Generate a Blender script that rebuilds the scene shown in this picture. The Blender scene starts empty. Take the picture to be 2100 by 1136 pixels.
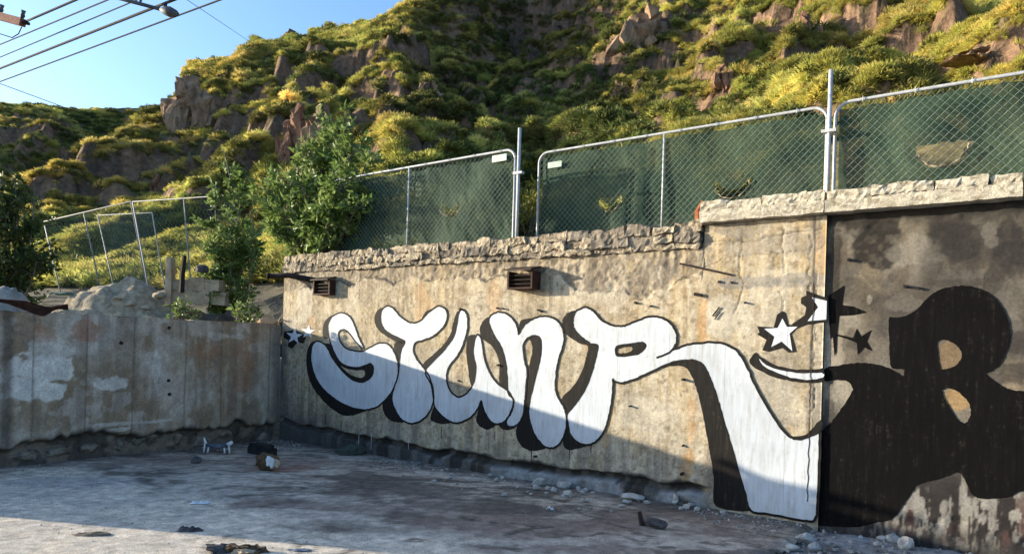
import bpy, bmesh, math, random
import numpy as np
from mathutils import Vector, Matrix
from mathutils.geometry import tessellate_polygon

random.seed(7); rng = np.random.default_rng(7)
SC = bpy.context.scene
COL = SC.collection

# ------------------------------------------------------------------ camera
F = 1437.0; ROLL = 0.0294; CAM = np.array([0.0, 0.0, 1.6])
cd = bpy.data.cameras.new('camera'); cam = bpy.data.objects.new('camera', cd); COL.objects.link(cam)
cd.sensor_width = 36; cd.lens = F / 2100 * 36; cd.shift_y = 145 / 2100; cd.clip_end = 2000; cd.clip_start = 0.05
cr, sr = math.cos(ROLL), math.sin(ROLL)
cam.matrix_world = Matrix(((cr, -sr, 0, 0), (0, 0, -1, 0), (sr, cr, 0, 1.6), (0, 0, 0, 1)))
SC.camera = cam

# ------------------------------------------------------------------ sun and sky
U = np.array([.812, -.584, 0.0]); U /= np.linalg.norm(U)      # along the graffiti wall, towards the right
W = np.array([-U[1], U[0], 0.0])                              # straight back behind the graffiti wall
SUNDIR = U * .914 + W * .406; SUNDIR[2] = -.182               # the way the light travels
SUNDIR /= np.linalg.norm(SUNDIR)
to_sun = -SUNDIR
elev = math.asin(to_sun[2])
wd = bpy.data.worlds.new('World'); SC.world = wd; wd.use_nodes = True
nt = wd.node_tree; nt.nodes.clear()
wo = nt.nodes.new('ShaderNodeOutputWorld'); bg = nt.nodes.new('ShaderNodeBackground'); sk = nt.nodes.new('ShaderNodeTexSky')
sk.sky_type = 'NISHITA'; sk.sun_disc = False; sk.sun_elevation = elev
sk.sun_rotation = math.atan2(to_sun[0], to_sun[1]); sk.air_density = 1.0; sk.dust_density = 1.5; sk.ozone_density = 3.6
bg.inputs[1].default_value = 0.15
nt.links.new(sk.outputs[0], bg.inputs[0]); nt.links.new(bg.outputs[0], wo.inputs[0])
sd = bpy.data.lights.new('sun', 'SUN'); sun = bpy.data.objects.new('sun', sd); COL.objects.link(sun)
sd.energy = 3.9; sd.angle = math.radians(0.5); sd.color = (1.0, .90, .70)
sun.rotation_euler = Vector(SUNDIR).to_track_quat('-Z', 'Y').to_euler(); sun.location = (-30, 10, 20)
SC.view_settings.view_transform = 'Standard'; SC.view_settings.look = 'None'
SC.view_settings.exposure = 1.5; SC.view_settings.gamma = 1.0; SC.view_settings.use_curve_mapping = False
SC.render.engine = 'CYCLES'
SC.cycles.max_bounces = 6; SC.cycles.transparent_max_bounces = 12

# ------------------------------------------------------------------ projection helpers
def ray(px, py):
    xc = (px - 1050) / F; zc = (713 - py) / F
    return np.array([xc * cr - zc * sr, 1.0, xc * sr + zc * cr])
def at(px, py, Y): return CAM + ray(px, py) * Y
def gnd(px, py, z=0.0):
    d = ray(px, py); return CAM + d * ((z - 1.6) / d[2])
C = gnd(572, 900)                                             # foot of the inner corner of the two walls
def onw(px, py, b=0.0):                                       # pixel -> (along wall, height) on the plane b behind the wall face
    d = ray(px, py); t = (np.dot(C - CAM, W) + b) / np.dot(d, W); P = CAM + d * t
    return float(np.dot(P - C, U)), float(P[2])
def wl(a, b, z): return C + U * a + W * b + np.array([0, 0, z])
def wl_arr(a, b, z):
    return np.stack([C[0] + U[0] * a + W[0] * b, C[1] + U[1] * a + W[1] * b, z + 0 * a], -1)

# ------------------------------------------------------------------ noise
def _h(ix, iy, iz, s):
    n = (ix.astype(np.int64) * 374761393 + iy.astype(np.int64) * 668265263 + iz.astype(np.int64) * 2147483647 + s * 144665) & 0xffffffff
    n = ((n ^ (n >> 13)) * 1274126177) & 0xffffffff
    n = ((n ^ (n >> 16)) * 2246822519) & 0xffffffff
    return ((n ^ (n >> 15)) & 0xffff) / 65535.0
def vn(x, y, s=0, z=None):
    x = np.asarray(x, float); y = np.asarray(y, float)
    ix = np.floor(x); iy = np.floor(y); fx = x - ix; fy = y - iy
    fx = fx * fx * fx * (fx * (fx * 6 - 15) + 10); fy = fy * fy * fy * (fy * (fy * 6 - 15) + 10)
    if z is None:
        o = np.zeros_like(ix)
        a = _h(ix, iy, o, s); b = _h(ix + 1, iy, o, s); c = _h(ix, iy + 1, o, s); d = _h(ix + 1, iy + 1, o, s)
        return (a * (1 - fx) + b * fx) * (1 - fy) + (c * (1 - fx) + d * fx) * fy
    z = np.asarray(z, float); iz = np.floor(z); fz = z - iz; fz = fz * fz * (3 - 2 * fz)
    r = 0
    for k, wz in ((0, 1 - fz), (1, fz)):
        a = _h(ix, iy, iz + k, s); b = _h(ix + 1, iy, iz + k, s); c = _h(ix, iy + 1, iz + k, s); d = _h(ix + 1, iy + 1, iz + k, s)
        r = r + wz * ((a * (1 - fx) + b * fx) * (1 - fy) + (c * (1 - fx) + d * fx) * fy)
    return r
def fbm(x, y, o=4, s=0, g=.5):
    t = 0; a = 1.0; n = 0; f = 1.0
    for k in range(o):
        t = t + a * vn(x * f + 17.3 * k, y * f - 9.1 * k, s + k * 31); n += a; a *= g; f *= 2.03
    return t / n
def sst(e0, e1, x):
    t = np.clip((x - e0) / (e1 - e0), 0, 1); return t * t * (3 - 2 * t)

# ------------------------------------------------------------------ mesh helpers
def link(o, parent=None):
    COL.objects.link(o)
    if parent is not None: o.parent = parent
    return o
def tag(o, label=None, cat=None, group=None, kind=None):
    if label: o['label'] = label
    if cat: o['category'] = cat
    if group: o['group'] = group
    if kind: o['kind'] = kind
    return o
def mesh_np(name, V, Q, mat, parent=None, smooth=False, col=None, uvw=None):
    V = np.ascontiguousarray(V, np.float32); Q = np.ascontiguousarray(Q, np.int32); k = Q.shape[1]
    me = bpy.data.meshes.new(name)
    me.vertices.add(len(V)); me.vertices.foreach_set('co', V.ravel())
    me.loops.add(Q.size); me.loops.foreach_set('vertex_index', Q.ravel())
    me.polygons.add(len(Q)); me.polygons.foreach_set('loop_start', np.arange(len(Q), dtype=np.int32) * k)
    me.polygons.foreach_set('loop_total', np.full(len(Q), k, np.int32))
    if smooth: me.polygons.foreach_set('use_smooth', np.ones(len(Q), bool))
    me.update(calc_edges=True)
    if col is not None:
        at_ = me.color_attributes.new('Col', 'FLOAT_COLOR', 'POINT')
        c4 = np.ones((len(V), 4), np.float32); c4[:, :3] = col; at_.data.foreach_set('color', c4.ravel())
    if mat: me.materials.append(mat)
    return link(bpy.data.objects.new(name, me), parent)
def mesh(name, V, Fc, mat, parent=None, smooth=False):
    me = bpy.data.meshes.new(name); me.from_pydata([tuple(map(float, v)) for v in V], [], Fc); me.update()
    if smooth:
        for p in me.polygons: p.use_smooth = True
    if mat: me.materials.append(mat)
    return link(bpy.data.objects.new(name, me), parent)
def empty(name, loc):
    o = bpy.data.objects.new(name, None); o.location = tuple(loc); o.empty_display_size = .1
    return link(o)
def adopt(parent, *kids):
    bpy.context.view_layer.update()
    for k in kids:
        k.parent = parent; k.matrix_parent_inverse = Matrix.Translation(-Vector(parent.location))
class MB:
    def __init__(s): s.v = []; s.f = []
    def add(s, V, Fc):
        n = len(s.v); s.v += [tuple(v) for v in V]; s.f += [tuple(i + n for i in f) for f in Fc]
    def tube(s, P, R, n=8, caps=True):
        P = [np.array(p, float) for p in P]
        if not hasattr(R, '__len__'): R = [R] * len(P)
        V = []; up = None
        for i, p in enumerate(P):
            t = P[min(i + 1, len(P) - 1)] - P[max(i - 1, 0)]; t /= (np.linalg.norm(t) + 1e-9)
            if up is None:
                up = np.array([0, 0, 1.]) if abs(t[2]) < .9 else np.array([1., 0, 0])
            e1 = np.cross(t, up); e1 /= np.linalg.norm(e1); up = np.cross(e1, t)
            for k in range(n):
                a = 2 * math.pi * k / n; V.append(p + R[i] * (math.cos(a) * e1 + math.sin(a) * up))
        Fc = []
        for i in range(len(P) - 1):
            for k in range(n):
                Fc.append((i * n + k, i * n + (k + 1) % n, (i + 1) * n + (k + 1) % n, (i + 1) * n + k))
        if caps:
            Fc.append(tuple(range(n))[::-1]); Fc.append(tuple((len(P) - 1) * n + k for k in range(n)))
        s.add(V, Fc)
    def box(s, o, ex, ey, ez):
        o, ex, ey, ez = (np.array(t, float) for t in (o, ex, ey, ez))
        V = [o + i * ex + j * ey + k * ez for k in (0, 1) for j in (0, 1) for i in (0, 1)]
        s.add(V, [(0, 2, 3, 1), (4, 5, 7, 6), (0, 1, 5, 4), (2, 6, 7, 3), (0, 4, 6, 2), (1, 3, 7, 5)])
    def build(s, name, mat, parent=None, smooth=False): return mesh(name, s.v, s.f, mat, parent, smooth)

# ------------------------------------------------------------------ materials
def newmat(name):
    m = bpy.data.materials.new(name); m.use_nodes = True; n = m.node_tree; b = n.nodes['Principled BSDF']
    return m, n, b
def N(nt_, t, **kw):
    n = nt_.nodes.new(t)
    for k, v in kw.items(): setattr(n, k, v)
    return n
def noise_node(n, scale, detail=6, rough=.6, vec=None, dist=0):
    t = N(n, 'ShaderNodeTexNoise'); t.inputs['Scale'].default_value = scale; t.inputs['Detail'].default_value = detail
    t.inputs['Roughness'].default_value = rough; t.inputs['Distortion'].default_value = dist
    if vec is not None: n.links.new(vec, t.inputs['Vector'])
    return t
def ramp(n, src, stops):
    r = N(n, 'ShaderNodeValToRGB'); e = r.color_ramp.elements
    while len(e) < len(stops): e.new(.5)
    for k, (p, c) in enumerate(stops):
        e[k].position = p; e[k].color = (*c, 1) if hasattr(c, '__len__') else (c, c, c, 1)
    n.links.new(src, r.inputs[0]); return r
def mixc(n, fac, a, b, mode='MIX'):
    m = N(n, 'ShaderNodeMix', data_type='RGBA', blend_type=mode)
    for sock, v in ((m.inputs[0], fac), (m.inputs[6], a), (m.inputs[7], b)):
        if hasattr(v, 'is_output'): n.links.new(v, sock)
        elif hasattr(v, '__len__'): sock.default_value = (*v, 1)
        else: sock.default_value = v
    return m.outputs[2]
def wpos(n, sx=1, sy=1, sz=1):
    g = N(n, 'ShaderNodeNewGeometry'); m = N(n, 'ShaderNodeMapping'); m.inputs['Scale'].default_value = (sx, sy, sz)
    n.links.new(g.outputs['Position'], m.inputs[0]); return m.outputs[0]
def bump(n, b, h, strength=.3, dist=.02):
    k = N(n, 'ShaderNodeBump'); k.inputs['Strength'].default_value = strength; k.inputs['Distance'].default_value = dist
    n.links.new(h, k.inputs['Height']); n.links.new(k.outputs[0], b.inputs['Normal'])
def mat_vcol(name, fine=40, amt=.35, bs=.35, bd=.01, rough=.92, coarse=7, spec=.25):
    m, n, b = newmat(name)
    a = N(n, 'ShaderNodeAttribute', attribute_name='Col'); v = wpos(n)
    t1 = noise_node(n, fine, 8, .7, v); t2 = noise_node(n, coarse, 6, .65, v, .5)
    r1 = ramp(n, t1.outputs[0], [(.3, 1 - amt), (.7, 1 + amt)]); r2 = ramp(n, t2.outputs[0], [(.3, 1 - amt * .8), (.72, 1 + amt * .6)])
    c = mixc(n, 1.0, a.outputs[0], r1.outputs[0], 'MULTIPLY'); c = mixc(n, 1.0, c, r2.outputs[0], 'MULTIPLY')
    n.links.new(c, b.inputs['Base Color']); b.inputs['Roughness'].default_value = rough; b.inputs['Specular IOR Level'].default_value = spec
    mx = N(n, 'ShaderNodeMath', operation='ADD'); n.links.new(t1.outputs[0], mx.inputs[0]); n.links.new(t2.outputs[0], mx.inputs[1])
    bump(n, b, mx.outputs[0], bs, bd); return m
def mat_simple(name, c1, c2, scale=8, rough=.85, bs=.4, bd=.01, metal=0, spec=.3, stretch=(1, 1, 1), lo=.35, hi=.68):
    m, n, b = newmat(name); v = wpos(n, *stretch)
    t = noise_node(n, scale, 8, .65, v, .3); r = ramp(n, t.outputs[0], [(lo, c1), (hi, c2)])
    n.links.new(r.outputs[0], b.inputs['Base Color']); b.inputs['Roughness'].default_value = rough
    b.inputs['Metallic'].default_value = metal; b.inputs['Specular IOR Level'].default_value = spec
    t2 = noise_node(n, scale * 4, 6, .7, v); bump(n, b, t2.outputs[0], bs, bd); return m
def mat_paint(name, c, worn, lo, hi, rough=.6, dirt=(.3, .27, .22), spec=.2):
    # sprayed paint film: grime streaks and chips that let the concrete show
    m, n, b = newmat(name); vs = wpos(n, 9, 9, 1.2); v = wpos(n)
    s = noise_node(n, 3, 7, .7, vs, .2); f = noise_node(n, 26, 8, .75, v); big = noise_node(n, 1.6, 5, .6, v, .4)
    r1 = ramp(n, s.outputs[0], [(.38, 0), (.72, .5)])
    col = mixc(n, r1.outputs[0], c, dirt)
    rb = ramp(n, big.outputs[0], [(.35, .80), (.7, 1.06)]); col = mixc(n, 1.0, col, rb.outputs[0], 'MULTIPLY')
    add = N(n, 'ShaderNodeMath', operation='ADD'); n.links.new(f.outputs[0], add.inputs[0]); n.links.new(s.outputs[0], add.inputs[1])
    r2 = ramp(n, add.outputs[0], [(lo / 2, 0), (hi / 2, 1)])
    half = N(n, 'ShaderNodeMath', operation='MULTIPLY'); half.inputs[1].default_value = .5; n.links.new(add.outputs[0], half.inputs[0])
    n.links.new(half.outputs[0], r2.inputs[0])
    col = mixc(n, r2.outputs[0], col, worn)
    dt = N(n, 'ShaderNodeVectorMath', operation='DOT_PRODUCT'); dt.inputs[1].default_value = tuple(U / .61); n.links.new(v, dt.inputs[0])
    sh = N(n, 'ShaderNodeMath', operation='ADD'); sh.inputs[1].default_value = 40.0 - float(np.dot(C, U)) / .61; n.links.new(dt.outputs['Value'], sh.inputs[0])
    fr = N(n, 'ShaderNodeMath', operation='FRACT'); n.links.new(sh.outputs[0], fr.inputs[0])
    rs = ramp(n, fr.outputs[0], [(0, .72), (.012, 1), (.988, 1), (1, .72)]); col = mixc(n, 1.0, col, rs.outputs[0], 'MULTIPLY')
    n.links.new(col, b.inputs['Base Color']); b.inputs['Roughness'].default_value = rough; b.inputs['Specular IOR Level'].default_value = spec
    bump(n, b, f.outputs[0], .3, .006); return m
def mat_leaf(name, cols, scale=1.2, trans=.35, rough=.6, attr=False):
    m, n, b = newmat(name); v = wpos(n)
    t = noise_node(n, scale, 4, .6, v)
    k = len(cols); r = ramp(n, t.outputs[0], [(.3 + .4 * i / (k - 1), c) for i, c in enumerate(cols)])
    c = r.outputs[0]
    if attr:
        a = N(n, 'ShaderNodeAttribute', attribute_name='Col'); a.attribute_type = 'INSTANCER'; c = mixc(n, 1.0, c, a.outputs[0], 'MULTIPLY')
    n.links.new(c, b.inputs['Base Color']); b.inputs['Roughness'].default_value = rough; b.inputs['Specular IOR Level'].default_value = .25
    tr = N(n, 'ShaderNodeBsdfTranslucent'); n.links.new(c, tr.inputs[0])
    mx = N(n, 'ShaderNodeMixShader'); mx.inputs[0].default_value = trans
    n.links.new(b.outputs[0], mx.inputs[1]); n.links.new(tr.outputs[0], mx.inputs[2])
    n.links.new(mx.outputs[0], n.nodes['Material Output'].inputs[0]); return m

M = {}
M['wall'] = mat_vcol('weathered_concrete', 42, .30, .45, .008)
M['ground'] = mat_vcol('worn_slab', 85, .55, .6, .008, .9, 9)
M['hill'] = mat_vcol('hill_soil', 3.2, .5, .8, .25, .95, .55)
def fracture(m, scale, dist, stretch):
    n = m.node_tree; b = n.nodes['Principled BSDF']; v = wpos(n, *stretch); nz = noise_node(n, scale * .8, 4, .6, v)
    ad = N(n, 'ShaderNodeMix', data_type='VECTOR'); ad.inputs[0].default_value = .25; n.links.new(v, ad.inputs[4]); n.links.new(nz.outputs[1], ad.inputs[5])
    vo = N(n, 'ShaderNodeTexVoronoi', feature='F1'); vo.inputs['Scale'].default_value = scale; n.links.new(ad.outputs[1], vo.inputs['Vector'])
    k = N(n, 'ShaderNodeBump'); k.inputs['Strength'].default_value = 1; k.inputs['Distance'].default_value = dist; n.links.new(vo.outputs[0], k.inputs['Height'])
    old = b.inputs['Normal'].links[0].from_socket; n.links.new(old, k.inputs['Normal']); n.links.new(k.outputs[0], b.inputs['Normal'])
fracture(M['hill'], 1.3, .7, (1, 1, .4))
M['stone'] = mat_simple('coping_stone', (.13, .095, .065), (.58, .48, .34), 15, .95, 1.0, .025, lo=.36, hi=.62)
M['stone_dark'] = mat_simple('sooty_stone', (.07, .06, .05), (.34, .28, .21), 8, .95, .8, .02)
M['slab'] = mat_simple('pale_cap_concrete', (.22, .175, .12), (.60, .53, .41), 11, .95, 1.0, .02, stretch=(1, 1, 2.2), lo=.3, hi=.56)
M['rubble'] = mat_simple('rubble_concrete', (.26, .25, .24), (.52, .50, .46), 14, .95, .6, .01)
M['grit'] = mat_simple('mixed_grit', (.10, .09, .08), (.42, .39, .35), 9, .95, .5, .01)
M['rubble_dark'] = mat_simple('dark_debris', (.03, .028, .028), (.11, .10, .10), 16, .9, .6, .01)
M['rust'] = mat_simple('rusted_iron', (.018, .010, .008), (.075, .03, .017), 14, .8, .5, .006, metal=.2)
M['darkrust'] = mat_simple('dark_iron', (.012, .010, .010), (.05, .03, .022), 14, .75, .4, .006, metal=.2)
M['galv'] = mat_simple('galvanised_tube', (.34, .34, .35), (.54, .54, .53), 20, .55, .15, .003, metal=.15)
M['wire'] = mat_simple('chain_link_wire', (.16, .19, .16), (.28, .31, .27), 20, .5, .1, .003, metal=.3)
M['leanfence'] = mat_simple('dull_fence_tube', (.16, .16, .16), (.30, .30, .29), 20, .6, .1, .003)
M['white'] = mat_paint('white_spray_paint', (.575, .605, .65), (.33, .30, .26), 1.10, 1.36)
M['black'] = mat_paint('black_spray_paint', (.012, .0105, .010), (.10, .08, .06), 1.12, 1.55, .7, (.038, .032, .025), .1)
M['blackold'] = mat_paint('old_black_paint', (.0045, .0042, .0045), (.04, .035, .03), 1.10, 1.5, .85, (.011, .0095, .0085), .06)
M['rock'] = mat_simple('red_hill_rock', (.14, .072, .045), (.40, .22, .135), 1.4, .95, .9, .25, stretch=(1, 1, .45))
M['rocktan'] = mat_simple('tan_hill_rock', (.17, .105, .068), (.48, .315, .195), 1.6, .95, .9, .25, stretch=(1, 1, .5))
fracture(M['rock'], 1.6, .3, (1, 1, .4)); fracture(M['rocktan'], 1.6, .3, (1, 1, .4))
M['dirt'] = mat_simple('loose_dirt', (.26, .205, .14), (.58, .47, .33), 9, .97, .9, .04)
M['dirtgrey'] = mat_simple('grey_spoil', (.20, .19, .17), (.40, .37, .32), 3, .97, .9, .04)
M['grass'] = mat_leaf('hill_grass', [(.17, .175, .04), (.36, .345, .09), (.58, .51, .20)], .35, .45, .7, True)
M['shrub'] = mat_leaf('hill_shrub', [(.06, .075, .024), (.11, .125, .036), (.18, .18, .06)], .5, .25, .7, True)
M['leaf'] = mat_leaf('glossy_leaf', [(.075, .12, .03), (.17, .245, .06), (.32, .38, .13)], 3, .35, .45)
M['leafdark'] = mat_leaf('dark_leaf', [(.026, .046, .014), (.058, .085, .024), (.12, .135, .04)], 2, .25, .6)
M['drygrass'] = mat_leaf('dry_leaf', [(.15, .16, .025), (.30, .27, .04), (.45, .36, .08)], 3, .4, .7)
M['bark'] = mat_simple('bark', (.10, .085, .06), (.24, .20, .15), 12, .9, .5, .01)
M['wood'] = mat_simple('weathered_timber', (.16, .06, .04), (.30, .13, .09), 9, .85, .4, .01, stretch=(1, 1, 4))
M['cable'] = mat_simple('cable_sheath', (.006, .006, .008), (.018, .016, .02), 5, .9, .1, .002)
M['lampgrey'] = mat_simple('lamp_housing', (.06, .062, .066), (.13, .13, .135), 12, .6, .1, .003)
M['litter'] = mat_simple('white_litter', (.55, .56, .58), (.82, .82, .80), 9, .7, .2, .004)
M['burlap'] = mat_simple('brown_burnt_wood', (.03, .018, .012), (.19, .115, .055), 22, .9, .7, .012)
M['tarp'] = mat_simple('teal_tarp', (.02, .10, .10), (.06, .2, .19), 6, .6, .3, .01)
M['tag'] = mat_simple('pale_tag', (.36, .42, .36), (.52, .56, .50), 9, .6, .1, .002)
M['block'] = mat_simple('broken_block', (.34, .25, .16), (.58, .45, .31), 6, .95, .7, .015)
def screen_mat():
    m, n, b = newmat('green_privacy_screen'); v = wpos(n)
    t = noise_node(n, 1.7, 5, .6, v, .6); r = ramp(n, t.outputs[0], [(.3, (.020, .047, .030)), (.72, (.070, .115, .068))])
    n.links.new(r.outputs[0], b.inputs['Base Color']); b.inputs['Roughness'].default_value = .75; b.inputs['Specular IOR Level'].default_value = .15
    tl = N(n, 'ShaderNodeBsdfTranslucent'); n.links.new(r.outputs[0], tl.inputs[0]); tp = N(n, 'ShaderNodeBsdfTransparent')
    m1 = N(n, 'ShaderNodeMixShader'); m1.inputs[0].default_value = .3; n.links.new(b.outputs[0], m1.inputs[1]); n.links.new(tl.outputs[0], m1.inputs[2])
    m2 = N(n, 'ShaderNodeMixShader'); m2.inputs[0].default_value = .13; n.links.new(m1.outputs[0], m2.inputs[1]); n.links.new(tp.outputs[0], m2.inputs[2])
    n.links.new(m2.outputs[0], n.nodes['Material Output'].inputs[0]); return m
M['screen'] = screen_mat()

# ================================================================== THE GROUND
def grid_faces(nu, nv, mask=None):
    i = np.arange(nu - 1)[:, None]; j = np.arange(nv - 1)[None, :]
    q = np.stack([i * nv + j, (i + 1) * nv + j, (i + 1) * nv + j + 1, i * nv + j + 1], -1)
    if mask is not None: return q[mask]
    return q.reshape(-1, 4)
o = mesh('ground', [(-400, -300, -.09), (400, -300, -.09), (400, 400, -.09), (-400, 400, -.09)], [(0, 1, 2, 3)],
         mat_simple('packed_earth', (.15, .14, .135), (.32, .30, .28), 6, .95, .6, .02)); tag(o, kind='structure')

# concrete yard slab: a from 0.. along the wall, b from -12 to 0 (wall frame), broken edge at its right end
res = .035
aa = np.arange(-.02, 8.40, res); bb = np.arange(-10.0, .06, res)
A, B = np.meshgrid(aa, bb, indexing='ij')
P = wl_arr(A, B, np.zeros_like(A)); X, Y = P[..., 0], P[..., 1]
hz = (fbm(X * .8, Y * .8, 3, 5) - .5) * .03 + (fbm(X * 6, Y * 6, 3, 9) - .5) * .008
e0, e1 = gnd(1668, 1068), gnd(1590, 1150)                     # slab edge runs towards the viewer from the wall joint
ed = (e1 - e0) / np.linalg.norm(e1 - e0)
sgn = ((X - e0[0]) * ed[1] - (Y - e0[1]) * ed[0])
if ((C[0] - e0[0]) * ed[1] - (C[1] - e0[1]) * ed[0]) > 0: sgn = -sgn
sgn = sgn + (fbm(X * 2.2, Y * 2.2, 4, 3) - .5) * .42          # >0: right of the edge
keepv = sgn < 0
hz = np.where(sgn > -.10, hz - .05 * np.clip((sgn + .10) / .10, 0, 1), hz)
P[..., 2] = hz
def patch(X, Y, px, py, rx, ry):                              # soft irregular blob on the ground around a pixel
    g = gnd(px, py); d = np.sqrt(((X - g[0]) / rx) ** 2 + ((Y - g[1]) / ry) ** 2) + (fbm(X * 1.9, Y * 1.9, 4, int(px)) - .5) * 1.5
    return sst(1.1, .6, d)
n1 = fbm(X * .9, Y * 1.6, 5, 21); n2 = fbm(X * 3.1, Y * 4.6, 5, 22); n3 = fbm(X * 11, Y * 11, 3, 24)
cl = np.array([.36, .335, .305]); cdk = np.array([.115, .104, .098]); cb = np.array([.24, .195, .18]); cp = np.array([.55, .52, .48])
colr = cl + 0 * P
def blend(c, m, k): return c * (1 - m[..., None]) + np.asarray(k) * m[..., None]
colr = blend(colr, sst(.47, .53, n2) * .72, cdk)
gr_ = fbm(X * 9, Y * 13, 4, 26); colr = blend(colr, sst(.55, .66, gr_) * .5, [.10, .095, .095]); colr = blend(colr, sst(.42, .32, gr_) * .45, [.50, .47, .43])
colr = blend(colr, sst(.50, .60, n1) * .6, cb)
n4 = fbm(X * 1.15 + 3, Y * 1.7, 6, 27); colr = blend(colr, sst(.51, .56, n4) * .8, [.10, .09, .083]); n5 = fbm(X * .9 - 7, Y * 2.2, 6, 28); colr = blend(colr, sst(.56, .62, n5) * .65, [.52, .49, .45])
# smooth pale concrete lane at the near left
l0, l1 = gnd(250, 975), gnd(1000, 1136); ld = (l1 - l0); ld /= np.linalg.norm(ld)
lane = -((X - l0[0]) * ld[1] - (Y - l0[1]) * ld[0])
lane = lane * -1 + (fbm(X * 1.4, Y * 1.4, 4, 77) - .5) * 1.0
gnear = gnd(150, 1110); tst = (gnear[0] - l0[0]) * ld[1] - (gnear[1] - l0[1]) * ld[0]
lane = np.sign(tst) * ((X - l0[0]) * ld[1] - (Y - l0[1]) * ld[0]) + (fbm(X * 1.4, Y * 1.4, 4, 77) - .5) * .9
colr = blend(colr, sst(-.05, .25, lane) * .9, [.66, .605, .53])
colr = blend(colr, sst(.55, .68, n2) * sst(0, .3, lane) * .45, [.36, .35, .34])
for px, py, rx, ry, c, k in [(930, 975, .9, .3, cp, .7), (1260, 1020, .6, .25, cp, .4), (520, 990, .7, .25, cp, .45), (690, 1020, .5, .2, cp, .5),
                             (800, 1000, 1.2, .5, cdk, .75), (1100, 1080, 1.3, .35, cb, .7), (1450, 1060, .9, .3, cb, .8), (560, 960, .5, .3, [.27, .17, .14], .7),
                             (700, 1080, .6, .2, cdk, .5), (1000, 1040, 1.0, .3, cdk, .55), (1250, 1100, .5, .2, cp, .35), (150, 985, .8, .3, [.3, .31, .34], .5)]:
    colr = blend(colr, patch(X, Y, px, py, rx, ry) * k, c)
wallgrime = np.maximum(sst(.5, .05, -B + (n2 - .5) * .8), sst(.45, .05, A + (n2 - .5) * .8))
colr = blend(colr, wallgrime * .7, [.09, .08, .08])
crack = np.abs(fbm(X * .55, Y * .55, 6, 55) - .5); colr = blend(colr, sst(.009, .002, crack) * .75, [.05, .045, .04])
sk_ = np.minimum(np.abs(((A + .6) / 3.05) % 1 - .5), np.abs(((B + .9) / 3.05) % 1 - .5)); colr = blend(colr, sst(.009, .003, .5 - np.abs(((B + .7) / 2.6) % 1 - .5) + .003 * (n2 - .5)) * .55, [.07, .065, .06])
colr = colr * (.80 + .40 * n3[..., None]) * np.array([1.06, .98, .88])
kq = keepv[:-1, :-1] & keepv[1:, :-1] & keepv[:-1, 1:] & keepv[1:, 1:]
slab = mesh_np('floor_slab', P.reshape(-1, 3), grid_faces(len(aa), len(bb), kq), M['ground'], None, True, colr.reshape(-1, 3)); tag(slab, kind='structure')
# lower gravelly strip right of the slab and the yard left of the low wall's end
def ground_sheet(name, a0, a1, b0, b1, z, colA, colB, seed):
    aa = np.arange(a0, a1, .05); bb = np.arange(b0, b1, .05); A, B = np.meshgrid(aa, bb, indexing='ij')
    P = wl_arr(A, B, np.zeros_like(A)); n = fbm(P[..., 0] * 3, P[..., 1] * 3, 5, seed); n2 = fbm(P[..., 0] * 12, P[..., 1] * 12, 3, seed + 5)
    P[..., 2] = z + (n - .5) * .06 + (n2 - .5) * .02
    c = blend(np.asarray(colA) + 0 * P, sst(.4, .62, n), colB)
    o = mesh_np(name, P.reshape(-1, 3), grid_faces(len(aa), len(bb)), M['ground'], None, True, c.reshape(-1, 3)); tag(o, kind='structure'); return o
ground_sheet('gravel_strip', 7.0, 12.5, -6.0, .10, -.045, [.20, .185, .18], [.33, .315, .31], 61)
ground_sheet('outer_yard', -8.0, -.0, -10.0, -5.95, -.012, [.50, .48, .45], [.60, .575, .54], 62)

# ================================================================== WALLS
JOINT = 8.25
def wall_grid(name, along, a0, a1, z0, ztop, res, dep, colf, thick, parent):
    """along='main': runs in U at b; along='left': runs in -W from the corner, face looks along +U."""
    aa = np.arange(a0, a1 + res * .5, res); nz = int((ztop(np.array([(a0 + a1) / 2]))[0] - z0) / res) + 1
    tt = np.linspace(0, 1, nz); A, T = np.meshgrid(aa, tt, indexing='ij')
    Z = z0 + (ztop(A) - z0) * T
    D = dep(A, Z); c = colf(A, Z)
    # edge ring bent back to give the wall its thickness
    if along == 'main': mk = lambda a, d, z: wl_arr(a, d, z)
    else: mk = lambda a, d, z: wl_arr(-d, -a, z)
    V = mk(A, D, Z).reshape(-1, 3); Fq = grid_faces(len(aa), nz)
    if along == 'left': Fq = Fq[:, ::-1]
    n = len(V); back = mk(A, np.full_like(A, thick), Z)
    ring = [(i, 0) for i in range(len(aa))] + [(len(aa) - 1, j) for j in range(1, nz)] + [(i, nz - 1) for i in range(len(aa) - 2, -1, -1)] + [(0, j) for j in range(nz - 2, 0, -1)]
    idx = np.array([i * nz + j for i, j in ring]); bv = np.array([back[i, j] for i, j in ring]); k = len(ring)
    r2 = np.arange(k); nx = (r2 + 1) % k
    Fr = np.stack([idx[r2], n + r2, n + nx, idx[nx]], -1)
    if along == 'left': Fr = Fr[:, ::-1]
    V = np.concatenate([V, bv]); Fq = np.concatenate([Fq, Fr[:, ::-1]])
    cc = np.concatenate([c.reshape(-1, 3), c.reshape(-1, 3)[idx]])
    return mesh_np(name, V, Fq, M['wall'], parent, False, cc)
def blob(A, Z, px, py, ra, rz, seed=0, rag=1.0, left=False):
    if left:
        d = ray(px, py); t = np.dot(C - CAM, U) / np.dot(d, U); Pp = CAM + d * t; a0, z0 = -float(np.dot(Pp - C, W)), float(Pp[2])
    else: a0, z0 = onw(px, py)
    d = np.sqrt(((A - a0) / ra) ** 2 + ((Z - z0) / rz) ** 2) + (fbm(A * 4.3, Z * 4.3, 5, seed + int(px)) - .5) * 1.9 * rag
    return sst(1.04, .84, d)
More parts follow.
